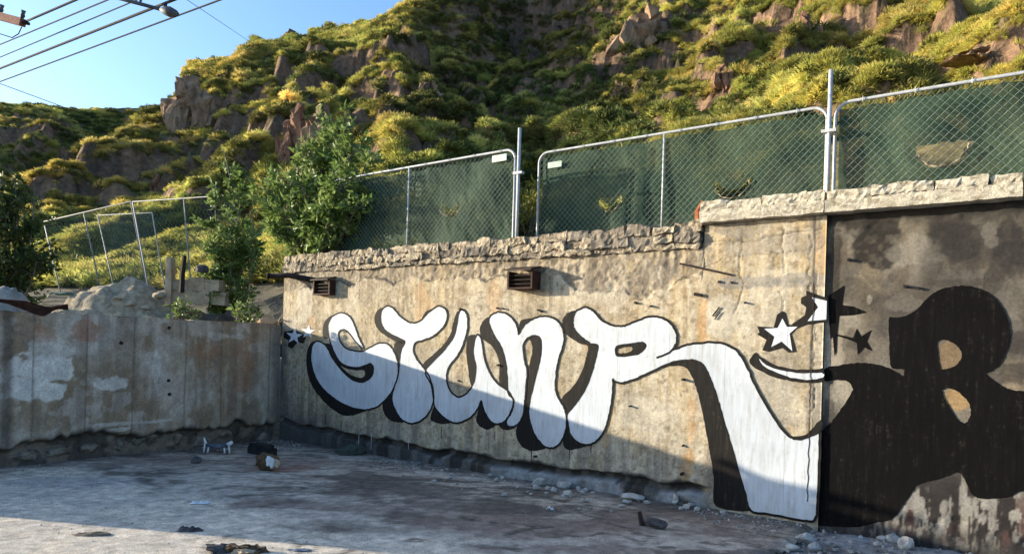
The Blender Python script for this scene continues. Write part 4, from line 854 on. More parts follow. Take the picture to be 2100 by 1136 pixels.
def panel(a0, a1, z0, z1, b, mids, holes, label, seed, fold=.02, tagpos=None):
    root = empty('chain_link_fence', wl(a0, b, z0)); tag(root, label, 'fence', 'screened chain link panels on top of the wall'); kids = []
    m = MB(); m.tube(rrect(a0, a1, z0, z1, .14, b), .0175, 8); kids.append(m.build('frame', M['galv'], None, True))
    for a_ in mids: m = MB(); m.tube([wl(a_, b, z0), wl(a_, b, z1)], .015, 8); kids.append(m.build('upright', M['galv'], None, True))
    m = MB(); chain(m, a0 + .03, a1 - .03, z0 + .03, z1 - .03, lambda a_, z_: wl(a_, b - .012, z_), .080, .0021); o_ = m.build('chain_link', M['wire']); tag(o_, kind='stuff'); kids.append(o_)
    rs = .016; aa = np.arange(a0 + .03, a1 - .02, rs); zz = np.arange(z0 + .03, z1 - .045, rs); A_, Z_ = np.meshgrid(aa, zz, indexing='ij')
    sag = .018 * np.abs(np.sin(A_ * 9 + seed)) * sst(z1 - .5, z1, Z_)
    D_ = b + .02 + fold * (fbm(A_ * 2.5 + Z_ * 1.2, Z_ * 1.3 - A_ * .6, 4, seed) - .3) * 1.5 + .4 * fold * np.sin(A_ * 5 - Z_ * 3 + seed)
    D_ = np.maximum(D_, b + .012)
    V = wl_arr(A_, D_, Z_ - sag); keep = np.ones(A_.shape, bool); Aw = A_ + (fbm(A_ * 9, Z_ * 9, 3, 5) - .5) * .05
    for (ha, hz_, R_, thick) in holes:
        dd = np.hypot(Aw - ha, Z_ - hz_); low = Z_ < hz_ + .01 + .04 * (fbm(A_ * 8, Z_ * 8, 2, 3) - .5); hole = (dd < R_) & low
        if thick: hole &= np.hypot(Aw - ha, Z_ - hz_ - thick) > R_
        keep &= ~hole
    kf = keep[:-1, :-1] & keep[1:, :-1] & keep[:-1, 1:] & keep[1:, 1:]
    kids.append(mesh_np('privacy_screen', V.reshape(-1, 3), grid_faces(len(aa), len(zz), kf), M['screen'], None, True))
    for (ha, hz_, R_, thick) in holes:                          # frayed pale lip of each wind slit
        q_ = [(ha + R_ * math.cos(t_) * 1.02, hz_ + R_ * math.sin(t_) * 1.02) for t_ in np.linspace(math.pi * 1.12, math.pi * 1.97, 22)]; w2 = [.004 + .012 * abs(math.sin(k_ * .9 + seed)) for k_ in range(22)]
        V = [wl(x_, b + .006 - .02 * math.sin(k_), z_) for k_, (x_, z_) in enumerate(q_)] + [wl(x_ + (ha - x_) / R_ * w2[k_], b - .004, z_ + (hz_ - z_) / R_ * w2[k_]) for k_, (x_, z_) in enumerate(q_)]
        kids.append(mesh('torn_lip', V, [(k_, k_ + 1, 23 + k_, 22 + k_) for k_ in range(21)], M['dirt']))
    if tagpos:
        a_, z_, w_, h = tagpos; m = MB(); m.box(wl(a_, b - .035, z_), U * w_, W * .006, np.array([0, 0, h])); kids.append(m.build('tag_plate', M['tag']))
    for q in range(int((a1 - a0) / .45)):
        a_ = a0 + .25 + q * .45; m = MB(); m.tube([wl(a_, b - .026, z1 - .03), wl(a_, b - .026, z1 + .026)], .004, 5); kids.append(m.build('tie', M['wire']))
    adopt(root, *kids); return root
bA, bB, bC = .36, .95, .50
h1 = onw(918, 425, bA); pA = panel(.70, onw(1057, 320, bA)[0], 2.90, 4.21, bA, [onw(838, 400, bA)[0]], [(h1[0], h1[1] + .05, .17, .10)], 'green screened fence panel beside the leafy tree, nearest the corner', 3, .085, (onw(1012, 335, bA)[0], onw(1012, 335, bA)[1], .24, .09))
h2, h3 = onw(1250, 415, bB), onw(1500, 370, bB)
pB = panel(onw(1104, 400, bB)[0], onw(1695, 300, bB)[0], 2.90, 4.29, bB, [onw(1359, 400, bB)[0]], [(h2[0], h2[1] + .05, .17, .09), (h3[0], h3[1], .21, .10)], 'middle green screened fence panel above the letter R', 5, .05, (onw(1126, 347, bB)[0], onw(1126, 347, bB)[1], .22, .08))
h4 = onw(1932, 300, bC)
pC = panel(onw(1712, 300, bC)[0], 11.8, 2.95, onw(1800, 199, bC)[1], bC, [10.7], [(h4[0], h4[1] + .02, .21, 0)], 'right green screened fence panel with a half moon hole torn in it', 8, .05)
for px, ptop, b, lab in ((1066, 263, .30, 'tall bare steel post between the left and middle fence panels'), (1704, 144, .44, 'tall bare steel post between the middle and right fence panels')):
    a_, zt = onw(px, ptop, b); root = empty('fence_post', wl(a_, b, 2.78)); tag(root, lab, 'post', 'steel posts of the wall top fence')
    m = MB(); m.tube([wl(a_, b, 2.75), wl(a_, b, zt)], .022, 8); k1 = m.build('tube', M['galv'], None, True)
    m = MB(); m.box(wl(a_ - .07, b - .03, 3.85), U * .14, W * .06, (0, 0, .03)); k2 = m.build('clamp', M['galv']); adopt(root, k1, k2)

# leaning bare panels behind the low wall
def lean_panel(tl, tr, bl, br, mids, label):
    TL, TR, BL, BR = (at(*p) for p in (tl, tr, bl, br)); root = empty('leaning_fence', BL); tag(root, label, 'fence', 'bare leaning fence panels behind the low wall'); kids = []
    m = MB(); m.tube([TL, TR, BR, BL, TL], .016, 7); kids.append(m.build('frame', M['leanfence'], None, True))
    for t, s in mids: m = MB(); m.tube([TL + (TR - TL) * t, BL + (BR - BL) * s], .015, 7); kids.append(m.build('upright', M['leanfence'], None, True))
    m = MB(); nrm = np.cross(TR - TL, BL - TL); nrm /= np.linalg.norm(nrm); n = 26
    for k in range(n):
        t = k / n
        for s0, s1 in ((t, min(1, t + .5)), (t, max(0, t - .5))):
            p0, p1 = TL + (TR - TL) * t, BL + (BR - BL) * s1; f = abs(s1 - s0) / .5
            p1 = p0 + ((TL + (TR - TL) * s1) * (1 - f) + (BL + (BR - BL) * s1) * f - p0); m.tube([p0, p1], .0025, 3, False)
    o_ = m.build('chain_link', M['wire']); tag(o_, kind='stuff'); kids.append(o_); adopt(root, *kids)
lean_panel((90, 455, 16.5), (268, 413, 16.3), (124, 600, 15.5), (303, 600, 15.3), [(.46, .47)], 'leftmost leaning bare fence panel behind the low wall')
lean_panel((272, 414, 16.2), (476, 400, 15.8), (306, 600, 15.2), (500, 600, 15.0), [(.52, .45)], 'leaning bare fence panel running into the slender tree')
lean_panel((200, 442, 18.0), (312, 436, 17.8), (236, 600, 17.0), (340, 600, 16.8), [], 'small bare fence panel leaning behind the others')

# ================================================================== TREES AND WEEDS
def leaves_mesh(name, cen, dirs, ln, wd_, mat, seed):
    r = np.random.default_rng(seed); n = len(cen); d = dirs / np.linalg.norm(dirs, axis=1)[:, None]
    rv = r.normal(size=(n, 3)); s = np.cross(d, rv); s /= np.linalg.norm(s, axis=1)[:, None]; nn = np.cross(s, d)
    L_ = (ln * r.uniform(.6, 1.25, n))[:, None]; w_ = (wd_ * r.uniform(.7, 1.2, n))[:, None]
    p0 = cen; p1 = cen + d * L_ * .45 + s * w_ + nn * w_ * .35; p2 = cen + d * L_ - nn * L_ * .18; p3 = cen + d * L_ * .45 - s * w_ + nn * w_ * .35
    V = np.stack([p0, p1, p2, p3], 1).reshape(-1, 3); i = np.arange(n)[:, None] * 4
    T_ = np.concatenate([i + np.array([[0, 1, 2]]), i + np.array([[0, 2, 3]])], 0); return mesh_np(name, V, T_, mat)
def tree(name, base, stems, label, nleaf, ln, wd_, mat, seed, cat='tree', spread=.28):
    r = np.random.default_rng(seed); root = empty(name, base); tag(root, label, cat); m = MB(); cen = []; dr = []
    for tip, rad in stems:
        tip = np.array(tip); b0 = np.array(base) + r.normal(size=3) * [.08, .08, 0]; b0[2] = base[2] - .15; mid = (b0 + tip) * .5 + r.normal(size=3) * .10 * np.linalg.norm(tip - b0) * [1, 1, .2]
        P_ = [((1 - t) ** 2 * b0 + 2 * t * (1 - t) * mid + t * t * tip) for t in np.linspace(0, 1, 8)]
        m.tube(P_, [rad * (1 - .85 * t) + .003 for t in np.linspace(0, 1, 8)], 6)
        k = int(nleaf / len(stems)); twigs = max(6, k // 24)
        for q in range(twigs):
            t = r.uniform(.12, 1) ** .75; j = min(int(t * 7), 6); s0 = P_[j] + (P_[j + 1] - P_[j]) * (t * 7 - j); dv = r.normal(size=3); dv[2] = abs(dv[2]) * .8 + .25; dv /= np.linalg.norm(dv)
            lt = r.uniform(.3, 1.0) * spread * (1.5 - .8 * t) * 2; tp = s0 + dv * lt; m.tube([s0, (s0 + tp) / 2 + r.normal(size=3) * .02, tp], [.009, .006, .003], 4, False)
            kk = k // twigs; tt = r.uniform(.15, 1.05, kk)[:, None]; cc = s0 + (tp - s0) * tt + r.normal(size=(kk, 3)) * .03
            cen.append(cc); dd = r.normal(size=(kk, 3)) * .9 + dv + np.array([0, 0, -.15]); dr.append(dd)
    trunk = m.build('trunk', M['bark'], None, True); crown = leaves_mesh('crown', np.concatenate(cen), np.concatenate(dr), ln, wd_, mat, seed); adopt(root, trunk, crown); return root
def gp(px, py, Y_):
    p = at(px, py, Y_); p[2] = float(hz_at(p[0], p[1])); return p
YT = 11.65
b_ = gp(655, 560, YT)
tree('leafy_tree', b_, [(at(*p), .035) for p in [(716, 218, YT), (712, 250, YT + .1), (735, 295, YT - .3), (690, 290, YT + .3), (640, 310, YT), (700, 380, YT - .95), (735, 420, YT - 1.0), (685, 440, YT - .9), (740, 360, YT - .95), (600, 330, YT + .2), (570, 350, YT - .2), (620, 380, YT - .4), (752, 330, YT - .6), (765, 400, YT - .75), (745, 450, YT - .7), (710, 330, YT), (662, 275, YT + .4), (675, 400, YT - .5), (725, 420, YT - .5), (590, 430, YT - .3), (548, 400, YT), (640, 450, YT - .6), (700, 470, YT - .5), (560, 470, YT - .2)]],
     'tall leafy green tree at the end of the fence, against the hillside', 10500, .13, .026, M['leaf'], 11, 'tree', .31)
Y2 = 13.4; b_ = gp(470, 600, Y2)
tree('slender_tree', b_, [(at(*p), .025) for p in [(458, 305, Y2), (440, 380, Y2), (500, 345, Y2 + .2), (475, 420, Y2), (430, 460, Y2), (515, 430, Y2 - .2), (455, 500, Y2), (505, 500, Y2)]], 'slender green tree in front of the bare leaning fence', 4200, .125, .026, M['leaf'], 12, 'tree', .22)
Y3 = 15.0; b_ = gp(15, 600, Y3)
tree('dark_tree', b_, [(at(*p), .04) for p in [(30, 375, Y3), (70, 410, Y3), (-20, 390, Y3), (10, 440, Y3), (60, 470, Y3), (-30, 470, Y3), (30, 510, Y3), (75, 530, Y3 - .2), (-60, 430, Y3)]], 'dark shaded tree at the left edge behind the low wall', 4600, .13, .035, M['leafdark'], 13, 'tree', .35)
def weed(px, py, Y_, h, n, label, seed, mat='leaf', ln=.09):
    b_ = at(px, py, Y_); r = np.random.default_rng(seed)
    tree('weed', b_, [(b_ + np.array([r.uniform(-.5, .5) * h, r.uniform(-.3, .3) * h, h * r.uniform(.6, 1)]), .008) for k in range(6)], label, n, ln, .022, M[mat], seed, 'plant', .12)
# ================================================================== BEHIND THE LOW WALL
def mound(name, px, py, Y_, rx, ry, h, mat, label, seed):
    p = at(px, py, Y_); n = 84; t = np.linspace(-1, 1, n); A_, B_ = np.meshgrid(t, t, indexing='ij'); rr = np.sqrt(A_ ** 2 + B_ ** 2)
    X_ = p[0] + A_ * rx; Y__ = p[1] + B_ * ry; q = sst(1.0, 0, rr + (fbm(X_ * 1.3, Y__ * 1.3, 4, seed) - .5) * .5)
    Z_ = 1.35 + (h - 1.35) * q + (fbm(X_ * 3, Y__ * 3, 5, seed + 4) - .5) * .45 * q + (fbm(X_ * 11, Y__ * 11, 3, seed + 6) - .5) * .12
    o_ = mesh_np(name, np.stack([X_, Y__, Z_], -1).reshape(-1, 3), grid_faces(n, n), mat, None, True); tag(o_, label, 'mound'); return o_
mound('dirt_mound', 270, 560, 13.4, 2.7, 1.6, at(300, 578, 13.4)[2], M['dirt'], 'pale dirt mound behind the low wall beside the broken block wall', 501)
mound('spoil_heap', 10, 580, 12.6, 1.1, 1.0, at(20, 580, 12.6)[2], M['dirtgrey'], 'grey spoil heap behind the low wall at the left edge', 505)
mound('dark_bank', 440, 640, 12.6, 1.9, 1.0, at(440, 640, 12.6)[2], mat_simple('dark_soil', (.045, .036, .028), (.12, .095, .07), 4, .97, .8, .03), 'dark earth bank below the broken block wall', 509)
# broken block wall
root = empty('broken_block_wall', at(340, 620, 12.9)); tag(root, 'broken tan block wall with a standing pillar behind the low wall', 'ruin'); kids = []
def pbox(px0, py0, px1, py1, Y_, d, seed, rough=.02):
    p = at(px0, py1, Y_); q = at(px1, py0, Y_); m = MB(); nx, nz = 6, 5
    r = np.random.default_rng(seed); w_, h = q[0] - p[0], q[2] - p[2]; V = []; 
    bm = bmesh.new(); bmesh.ops.create_cube(bm, size=1); bmesh.ops.subdivide_edges(bm, edges=bm.edges[:], cuts=3, use_grid_fill=True)
    for v in bm.verts:
        c = np.array(v.co) + .5; X_ = np.array([p[0], Y_, p[2]]) + c * [w_, d, h]
        X_ += (np.array([float(vn(X_[0] * 6 + k, X_[1] * 6, seed + k, X_[2] * 6)) for k in range(3)]) - .5) * rough * 3; v.co = X_
    me = bpy.data.meshes.new('x'); bm.to_mesh(me); bm.free(); return me
def obj_me(name, me, mat): me.materials.append(mat); me.name = name; return link(bpy.data.objects.new(name, me))
kids.append(obj_me('pillar', pbox(337, 527, 351, 625, 12.9, .18, 1), M['block']))
for k, (x0, y0, x1, y1) in enumerate([(351, 572, 383, 595), (384, 570, 418, 596), (419, 574, 450, 598), (351, 596, 392, 622), (393, 597, 430, 624), (431, 599, 462, 626), (338, 545, 348, 560)]):
    kids.append(obj_me('block', pbox(x0, y0, x1, y1, 12.95 + .02 * (k % 2), .25, 20 + k, .016), M['block']))
adopt(root, *kids)
m = MB(); m.tube([at(372, 600, 12.85), at(374, 560, 12.85), at(379, 524, 12.85)], [.05, .045, .035], 6); tag(m.build('burnt_stake', M['darkrust']), 'dark burnt stake leaning on the broken block wall', 'stake')
for k, (px, py, s, lab) in enumerate([(412, 553, .16, 'dark jagged rock on top of the broken block wall'), (325, 605, .14, 'tan rock on the mound beside the pillar'), (268, 622, .12, 'pale flat stone low on the dirt mound'), (300, 632, .10, 'small brown stone below the pillar'), (240, 612, .08, 'small round stone on the left of the dirt mound')]):
    V, Fc = rock_v(2, (s, s * .7, s * .6), 600 + k); tag(mesh('rock', V + at(px, py, 12.75), Fc, M['rubble_dark'] if k == 0 else M['dirt']), lab, 'rock')
# crumpled teal tarp
n = 14; t = np.linspace(0, 1, n); A_, B_ = np.meshgrid(t, t, indexing='ij'); p = at(98, 604, 13.0); q = at(150, 603, 13.0)
V = np.stack([p[0] + A_ * (q[0] - p[0]) * 1.0, p[1] + B_ * .5, p[2] - .02 + .10 * fbm(A_ * 4, B_ * 4, 3, 31)], -1); tag(mesh_np('tarp', V.reshape(-1, 3), grid_faces(n, n), M['tarp'], None, True), 'crumpled teal tarp beside the dirt mound', 'tarp')
# warped rusty sheet lying on the low wall
n = 24; mm = 8; t = np.linspace(0, 1, n); s = np.linspace(0, 1, mm); A_, B_ = np.meshgrid(t, s, indexing='ij')
x_ = -20 + A_ * 160; top = np.interp(A_, [0, .45, .75, .9, 1], [612, 617, 630, 626, 624]); bot = np.interp(A_, [0, .2, .5, .68, .85, 1], [618, 622, 640, 650, 634, 636])
V = np.zeros((n, mm, 3))
for i in range(n):
    for j in range(mm):
        d = ray(float(x_[i, j]), float(top[i, j] * (1 - s[j]) + bot[i, j] * s[j])); al = .03 + .03 * math.sin(7 * t[i]) + .05 * (1 - s[j]); tt = (np.dot(C - CAM, U) + al) / np.dot(d, U); V[i, j] = CAM + d * tt
V = V.reshape(-1, 3); Vb = V + (-U * .05 + np.array([0, 0, .006])); Fg = grid_faces(n, mm)
ring = [i * mm for i in range(n)] + [(n - 1) * mm + j for j in range(1, mm)] + [i * mm + mm - 1 for i in range(n - 2, -1, -1)] + [j for j in range(mm - 2, 0, -1)]
Fr = [(ring[k], ring[(k + 1) % len(ring)], ring[(k + 1) % len(ring)] + len(V), ring[k] + len(V)) for k in range(len(ring))]
tag(mesh('metal_sheet', np.concatenate([V, Vb]), [tuple(map(int, f)) for f in Fg] + [tuple(int(v) + len(V) for v in f[::-1]) for f in Fg] + Fr, M['rust'], None, True), 'warped rusty metal sheet hanging over the low wall at the left edge', 'metal sheet')
V, Fc = rock_v(2, (.19, .15, .11), 650); tag(mesh('rock', V + at(553, 661, 11.55), Fc, mat_simple('orange_stone', (.28, .16, .08), (.5, .32, .18), 9, .9)), 'orange brown rock in the corner where the low wall meets the graffiti wall', 'rock')
weed(495, 668, 11.75, .42, 240, 'bright green weed on the low wall near the corner', 41)
weed(372, 652, 11.2, .22, 120, 'small bright weed behind the low wall below the broken blocks', 42)
weed(395, 655, 11.2, .12, 60, 'tiny weed sprig right of the small bright weed', 43)
weed(1082, 470, 10.6, 1.1, 420, 'yellow green bush showing between the left and middle fence panels', 44, 'drygrass', .13)

# ================================================================== LITTER AND RUBBLE ON THE FLOOR
def grock(px, py, s, mat, label, seed, cat='stone', sub=2, name='stone', group=None, sq=(1, .8, .6), sink=.3, zf=0.0):
    p = gnd(px, py, zf); V, Fc = rock_v(sub, (s * sq[0], s * sq[1], s * sq[2]), seed); V = rotz(V, seed * 1.7) + p + np.array([0, 0, s * sq[2] * (1 - sink)])
    return tag(mesh(name, V, Fc, mat), label, cat, group)
grock(402, 948, .075, M['rubble_dark'], 'small black stone left of the brown and white bundle', 701)
grock(1340, 1082, .13, M['rubble_dark'], 'dark grey stone alone on the slab in front of the letter R leg', 702, sq=(1.0, .5, .42))
m = MB(); p = gnd(1318, 1078); m.tube([p + np.array([0, 0, .0]), p + np.array([-.03, .02, .13])], [.03, .02], 5); tag(m.build('iron_stub', M['darkrust']), 'black stub standing against the lone dark grey stone', 'iron')
# charred block, bundle, dented canister
p = gnd(528, 932); m = MB(); m.box(p - U * .24, U * .46, W * .16, (0, 0, .10)); m.box(p - U * .2 + np.array([0, 0, .101]), U * .38, W * .14, (0, 0, .045)); tag(m.build('charred_block', mat_simple('charred_wood', (.006, .006, .007), (.03, .028, .028), 12, .9)), 'charred black block at the foot of the wall corner', 'block')
root = empty('bundle', gnd(552, 962)); tag(root, 'small brown and white bundle on the floor near the corner', 'bundle'); p = gnd(552, 964)
V, Fc = rock_v(3, (.15, .11, .12), 711, 12, .3); k1 = mesh('brown_wrap', V + p + np.array([-.03, .03, .11]), Fc, M['burlap'], None, True)
V, Fc = rock_v(3, (.055, .05, .085), 712, 9, .35); k2 = mesh('white_wrap', V + p + np.array([.03, -.075, .11]), Fc, M['litter'], None, True); V, Fc = rock_v(2, (.05, .05, .06), 713, 4, .2); k3 = mesh('tan_wrap', V + p + np.array([.10, -.05, .09]), Fc, M['block'], None, True); adopt(root, k1, k2, k3)
root = empty('broken_toy', gnd(445, 932)); tag(root, 'small broken blue and white toy lying at the foot of the low wall', 'toy'); p = gnd(445, 930); X1 = np.array([1., 0, 0]); Y1 = np.array([0, 1., 0])
m = MB(); m.tube([p + X1 * -.14 + [0, 0, .12], p + X1 * .0 + [0, 0, .10], p + X1 * .13 + [0, 0, .12]], [.025, .04, .025], 8); k1 = m.build('body', mat_simple('grey_blue_plastic', (.05, .06, .085), (.12, .14, .18), 8, .5), None, True); kk = [k1]
for dx, ln_ in ((-.17, .16), (.16, .15), (-.12, .08), (.10, .09)): m = MB(); m.tube([p + X1 * dx + [0, 0, .15 if abs(dx) > .15 else .09], p + X1 * (dx * 1.1) + [0, 0, .01]], .012, 6); kk.append(m.build('leg', M['litter'], None, True))
m = MB(); m.tube([p + X1 * .15 + [0, 0, .13], p + X1 * .21 + [0, 0, .17]], [.035, .02], 7); kk.append(m.build('head', M['litter'], None, True)); m = MB(); m.tube([p + X1 * -.16 + [0, 0, .14], p + X1 * -.19 + [0, 0, .22]], [.02, .008], 6); kk.append(m.build('tail', M['litter'])); adopt(root, *kk)
grock(718, 932, .20, mat_simple('mossy_green_stone', (.03, .04, .032), (.09, .10, .085), 12), 'greenish dark stone block at the foot of the letter T', 721, sq=(1.15, .45, .45))
grock(985, 950, .17, M['rubble_dark'], 'dark rounded stone against the wall below the letter N', 722, sq=(.9, .6, .85))
def scrap(px, py, w_, d_, h, mat, label, seed, cat='litter', name='litter'):
    p = gnd(px, py); n = 12; t = np.linspace(-1, 1, n); A_, B_ = np.meshgrid(t, t, indexing='ij'); ang = np.arctan2(B_, A_); rad = np.maximum(np.abs(A_), np.abs(B_)); f = .6 + .8 * vn(np.cos(ang) * 1.5 + 9, np.sin(ang) * 1.5, seed)
    X_ = np.cos(ang) * rad * f * w_; Y_ = np.sin(ang) * rad * f * d_; Z_ = .006 + h * np.clip(1.6 * np.abs(fbm(X_ / w_ * 2.2, Y_ / d_ * 2.2, 4, seed) - .5) * 2 - .05, 0, 1) * sst(1.0, .75, rad)
    V = (np.stack([X_, Y_, Z_], -1).reshape(-1, 3) + p); Vb = V.copy(); Vb[:, 2] = p[2] - .005 + 0 * Vb[:, 2]; Fg = grid_faces(n, n); o_ = mesh_np(name, V, Fg, mat, None, False); return tag(o_, label, cat)
scrap(412, 1032, .10, .05, .03, M['litter'], 'crumpled white paper on the shaded slab', 31)
scrap(1127, 1045, .045, .03, .04, M['litter'], 'tiny white scrap in front of the letter N', 32)
scrap(190, 1096, .14, .05, .018, mat_simple('dry_brown_leaf', (.08, .065, .05), (.2, .16, .12), 12), 'flat brown scrap on the sunlit slab at the left', 33)
scrap(392, 1089, .11, .04, .045, M['rubble_dark'], 'dark dry scrap lying across the shadow edge', 34)
scrap(610, 1129, .10, .02, .02, mat_simple('blue_grey_rag', (.12, .14, .18), (.25, .28, .33), 12), 'thin grey blue rag beside the burnt wood', 35)
p = gnd(483, 1132); root = empty('burnt_wood', p); tag(root, 'charred brown lump of wood on the sunlit slab at the bottom edge', 'wood')
kk = []
for k, (dx, dy, s, mt) in enumerate([(-.15, 0, (.11, .08, .07), 'rubble_dark'), (0, .02, (.16, .07, .06), 'burlap'), (.15, .03, (.12, .06, .05), 'burlap'), (.06, -.03, (.10, .05, .04), 'block'), (-.05, .05, (.12, .06, .06), 'rubble_dark')]):
    s = (s[0], s[1], s[2] * .62); V, Fc = rock_v(4, s, 740 + k, 9, .3); V = V * (1 + .5 * (vn(V[:, 0] * 45, V[:, 1] * 70, k, V[:, 2] * 70) - .5))[:, None]; kk.append(mesh('splinter', V + p + np.array([dx * .9, dy, s[2] * .45]), Fc, M[mt]))
adopt(root, *kk)
# bigger lumps along the foot of the wall
for k, (px, py, s, lab) in enumerate([(1388, 1030, .10, 'pale rounded stone at the foot of the wall left of the R leg'), (1297, 1024, .13, 'flat pale stone in front of the footing'), (1425, 1030, .12, 'grey lump between the pale stone and the R leg'), (1158, 1000, .09, 'pale stone below the letter R stem'), (1165, 1018, .08, 'brown stone in front of the footing below the R stem'), (1105, 995, .09, 'low grey stone on the footing below the letter N')]):
    grock(px, py, s, M['rubble'], lab, 760 + k, sq=(1.1, .7, .32 if 'flat' in lab else .65))
r = np.random.default_rng(5)
for k in range(64):
    px = r.uniform(880, 1520); py = 985 + (px - 1090) * .125 + abs(r.normal()) * 16; grock(px, py, r.uniform(.02, .05), M['rubble'], 'small rubble stone scattered at the foot of the graffiti wall', 800 + k, 'stone', 1, 'rubble_stone', 'rubble along the graffiti wall')
for k, (px, py, s) in enumerate([(1650, 1112, .10), (1625, 1130, .09), (1672, 1128, .08), (1600, 1110, .05), (1790, 1088, .09), (1815, 1095, .08), (1840, 1086, .12), (1860, 1075, .10), (1900, 1090, .10), (1835, 1112, .11), (1860, 1125, .12), (1810, 1110, .06), (1880, 1105, .09), (1960, 1112, .13), (1925, 1110, .10), (1750, 1088, .05), (1725, 1085, .05), (1870, 1090, .07), (1800, 1120, .05), (1765, 1105, .04)]):
    grock(px, py, s * .8, M['rubble'], 'broken concrete lump in the rubble at the foot of the stained wall', 850 + k, 'stone', 2, 'rubble_lump', 'rubble at the foot of the stained wall', (1.1, .8, .7), .3, -.045)
V, Fc = stone_block(9.45, 10.4, -.55, -.25, -.06, .06, 77, None, .02); tag(mesh('concrete_plank', V, Fc, M['rubble']), 'broken pale concrete plank lying at the foot of the stained wall', 'concrete')
def gravel(name, n, f, seed, label):
    r = np.random.default_rng(seed); V = []; Fc = []; V0, F0 = ico(1)
    for k in range(n):
        x, y, z, s = f(r); q = V0[:, :] * s * r.uniform(.5, 1, 3) * [1, 1, .8]; q = q * r.uniform(.7, 1.2, (len(q), 1)) + [x, y, z]; b0 = len(V) * len(V0); V.append(q); Fc += [tuple(i + b0 for i in t_) for t_ in F0]
    o_ = mesh(name, np.concatenate(V), Fc, M['grit']); tag(o_, label, 'gravel', None, 'stuff')
def f1(r):
    while True:
        a_ = r.uniform(0, 8.2); b_ = -abs(r.normal()) * .40 - .06
        if r.uniform() < 1.6 * float(sst(.42, .68, fbm(a_ * 1.3, b_ * 2, 4, 95))) + .03: break
    p = wl(a_, b_, 0); return p[0], p[1], .008, r.uniform(.006, .026)
def f2(r):
    p = gnd(r.uniform(1600, 2150), r.uniform(1075, 1150), -.045); return p[0], p[1], -.035, r.uniform(.006, .035)
def f3(r):
    b_ = r.uniform(-5, 0); a_ = abs(r.normal()) * .3 + .08; p = wl(a_, b_, 0); return p[0], p[1], .008, r.uniform(.006, .018)
gravel('wall_foot_grit', 620, f1, 91, 'loose grit along the foot of the graffiti wall'); gravel('rubble_grit', 600, f2, 92, 'loose grit among the rubble at the lower right'); gravel('low_wall_grit', 200, f3, 93, 'loose grit along the foot of the low wall')
def f4(r):
    p = gnd(r.uniform(0, 1600), r.uniform(960, 1136), 0); return p[0], p[1], .004, r.uniform(.003, .011)
gravel('slab_grit', 420, f4, 94, 'fine grit strewn over the concrete slab')

# ================================================================== OVERHEAD LINES
pb = at(-75, 300, 14.0); root = empty('utility_pole', (pb[0], pb[1], 1.6)); tag(root, 'utility pole with a reddish timber crossarm reaching into the top left corner', 'utility pole')
m = MB(); m.tube([(pb[0], pb[1], 1.2), (pb[0], pb[1], 9.6)], [.16, .12], 10); kk = [m.build('pole', M['wood'], None, True)]
e0 = at(-75, 14, 13.9); e1 = at(47, 47, 13.2); d = e1 - e0; d /= np.linalg.norm(d); s = np.cross(d, [0, 0, 1]); s /= np.linalg.norm(s); up_ = np.cross(s, d)
m = MB(); m.box(e0 - s * .06 - up_ * .07 - d * .3, (e1 - e0) + d * .3, s * .12, up_ * .14); arm = m.build('crossarm', M['wood']); kk.append(arm)
for t in (.62, .97): c = e0 + (e1 - e0) * t; m = MB(); m.tube([c + up_ * .06, c + up_ * .12, c + up_ * .16, c + up_ * .22], [.02, .045, .03, .04], 8); m.build('insulator', M['lampgrey'], arm, True)
m = MB(); m.tube([e1, e1 + [.12, 0, -.02]], .03, 6); kk.append(m.build('end_clamp', M['darkrust']))
m = MB(); m.tube([e1 + [-.02, 0, -.08], at(38, 70, 13.2), at(25, 78, 13.2), at(0, 70, 13.3), at(-30, 50, 13.6)], .010, 5); kk.append(m.build('drop_wire', M['cable']))
adopt(root, *kk)
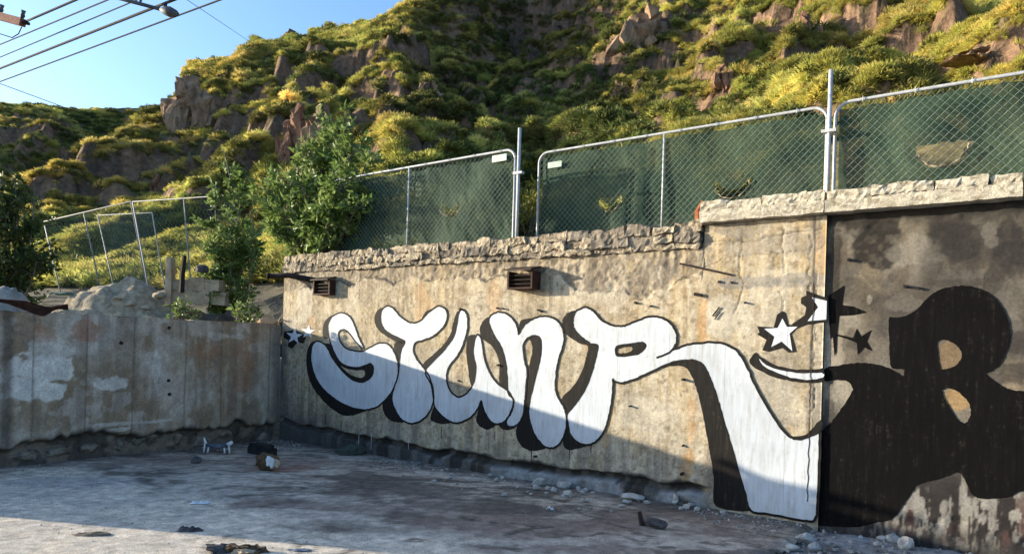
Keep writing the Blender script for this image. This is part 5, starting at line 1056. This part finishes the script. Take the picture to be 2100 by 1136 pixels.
def cable(p, q, Y0, Y1, rad, label, sag=.0):
    P0, P1 = at(*p, Y0), at(*q, Y1); m = MB(); m.tube([P0 + (P1 - P0) * t - np.array([0, 0, sag * 4 * t * (1 - t)]) for t in np.linspace(0, 1, 14)], rad, 6); tag(m.build('cable', M['cable'], None, True), label, 'cable', 'overhead cables in the top left corner')
def ext(x0, y0, x1, y1, xa, xb):
    s = (y1 - y0) / (x1 - x0); return (xa, y0 + s * (xa - x0)), (xb, y0 + s * (xb - x0))
p, q = ext(50, 46, 150, 3, 50, 400); cable(p, q, 13.2, 10.2, .020, 'overhead cable running from the end of the reddish crossarm')
p, q = ext(0, 92, 215, 3, -160, 420); cable(p, q, 26, 13, .017, 'uppermost overhead cable of the four crossing the sky below the crossarm')
p, q = ext(0, 118, 275, 3, -160, 480); cable(p, q, 27, 13, .015, 'second of the four parallel overhead cables')
p, q = ext(0, 141, 350, 3, -160, 560); cable(p, q, 24, 11, .026, 'thickest overhead cable, third of the four')
p, q = ext(0, 168, 445, 3, -160, 650); cable(p, q, 26, 12, .017, 'lowest overhead cable of the four parallel ones')
p, q = ext(0, 172, 95, 207, -160, 200); cable(p, q, 26, 34, .015, 'thin cable sloping down to the left skyline')
p, q = ext(410, 18, 500, 78, 330, 545); cable(p, q, 20, 60, .010, 'faint thin wire above the headland')
m = MB(); P0 = at(-75, -120, 14.0); P1 = at(240, -4, 12.5); P2 = at(337, 22, 12.3)
root = empty('street_lamp', P0); tag(root, 'grey street lamp on a long arm crossing the thick cable', 'street lamp')
m.tube([P0, P1, P2], [.04, .035, .03], 8); k1 = m.build('arm', M['lampgrey'], None, True); d = P2 - P1; d /= np.linalg.norm(d)
m = MB(); m.tube([P2 - d * .08, P2 + d * .02, P2 + d * .12, P2 + d * .24, P2 + d * .30], [.03, .075, .09, .06, .02], 10); k2 = m.build('lamp_head', M['lampgrey'], None, True)
m = MB(); m.tube([P2 + d * .02 + [0, 0, .06], P2 + d * .02 + [0, 0, .13]], .03, 8); k3 = m.build('photocell', M['darkrust'], None, True)
m = MB(); m.tube([P1 + d * .5 + [0, 0, .02], P1 + d * .55 + [0, 0, .2]], .02, 6); k4 = m.build('bracket', M['lampgrey']); adopt(root, k1, k2, k3, k4)
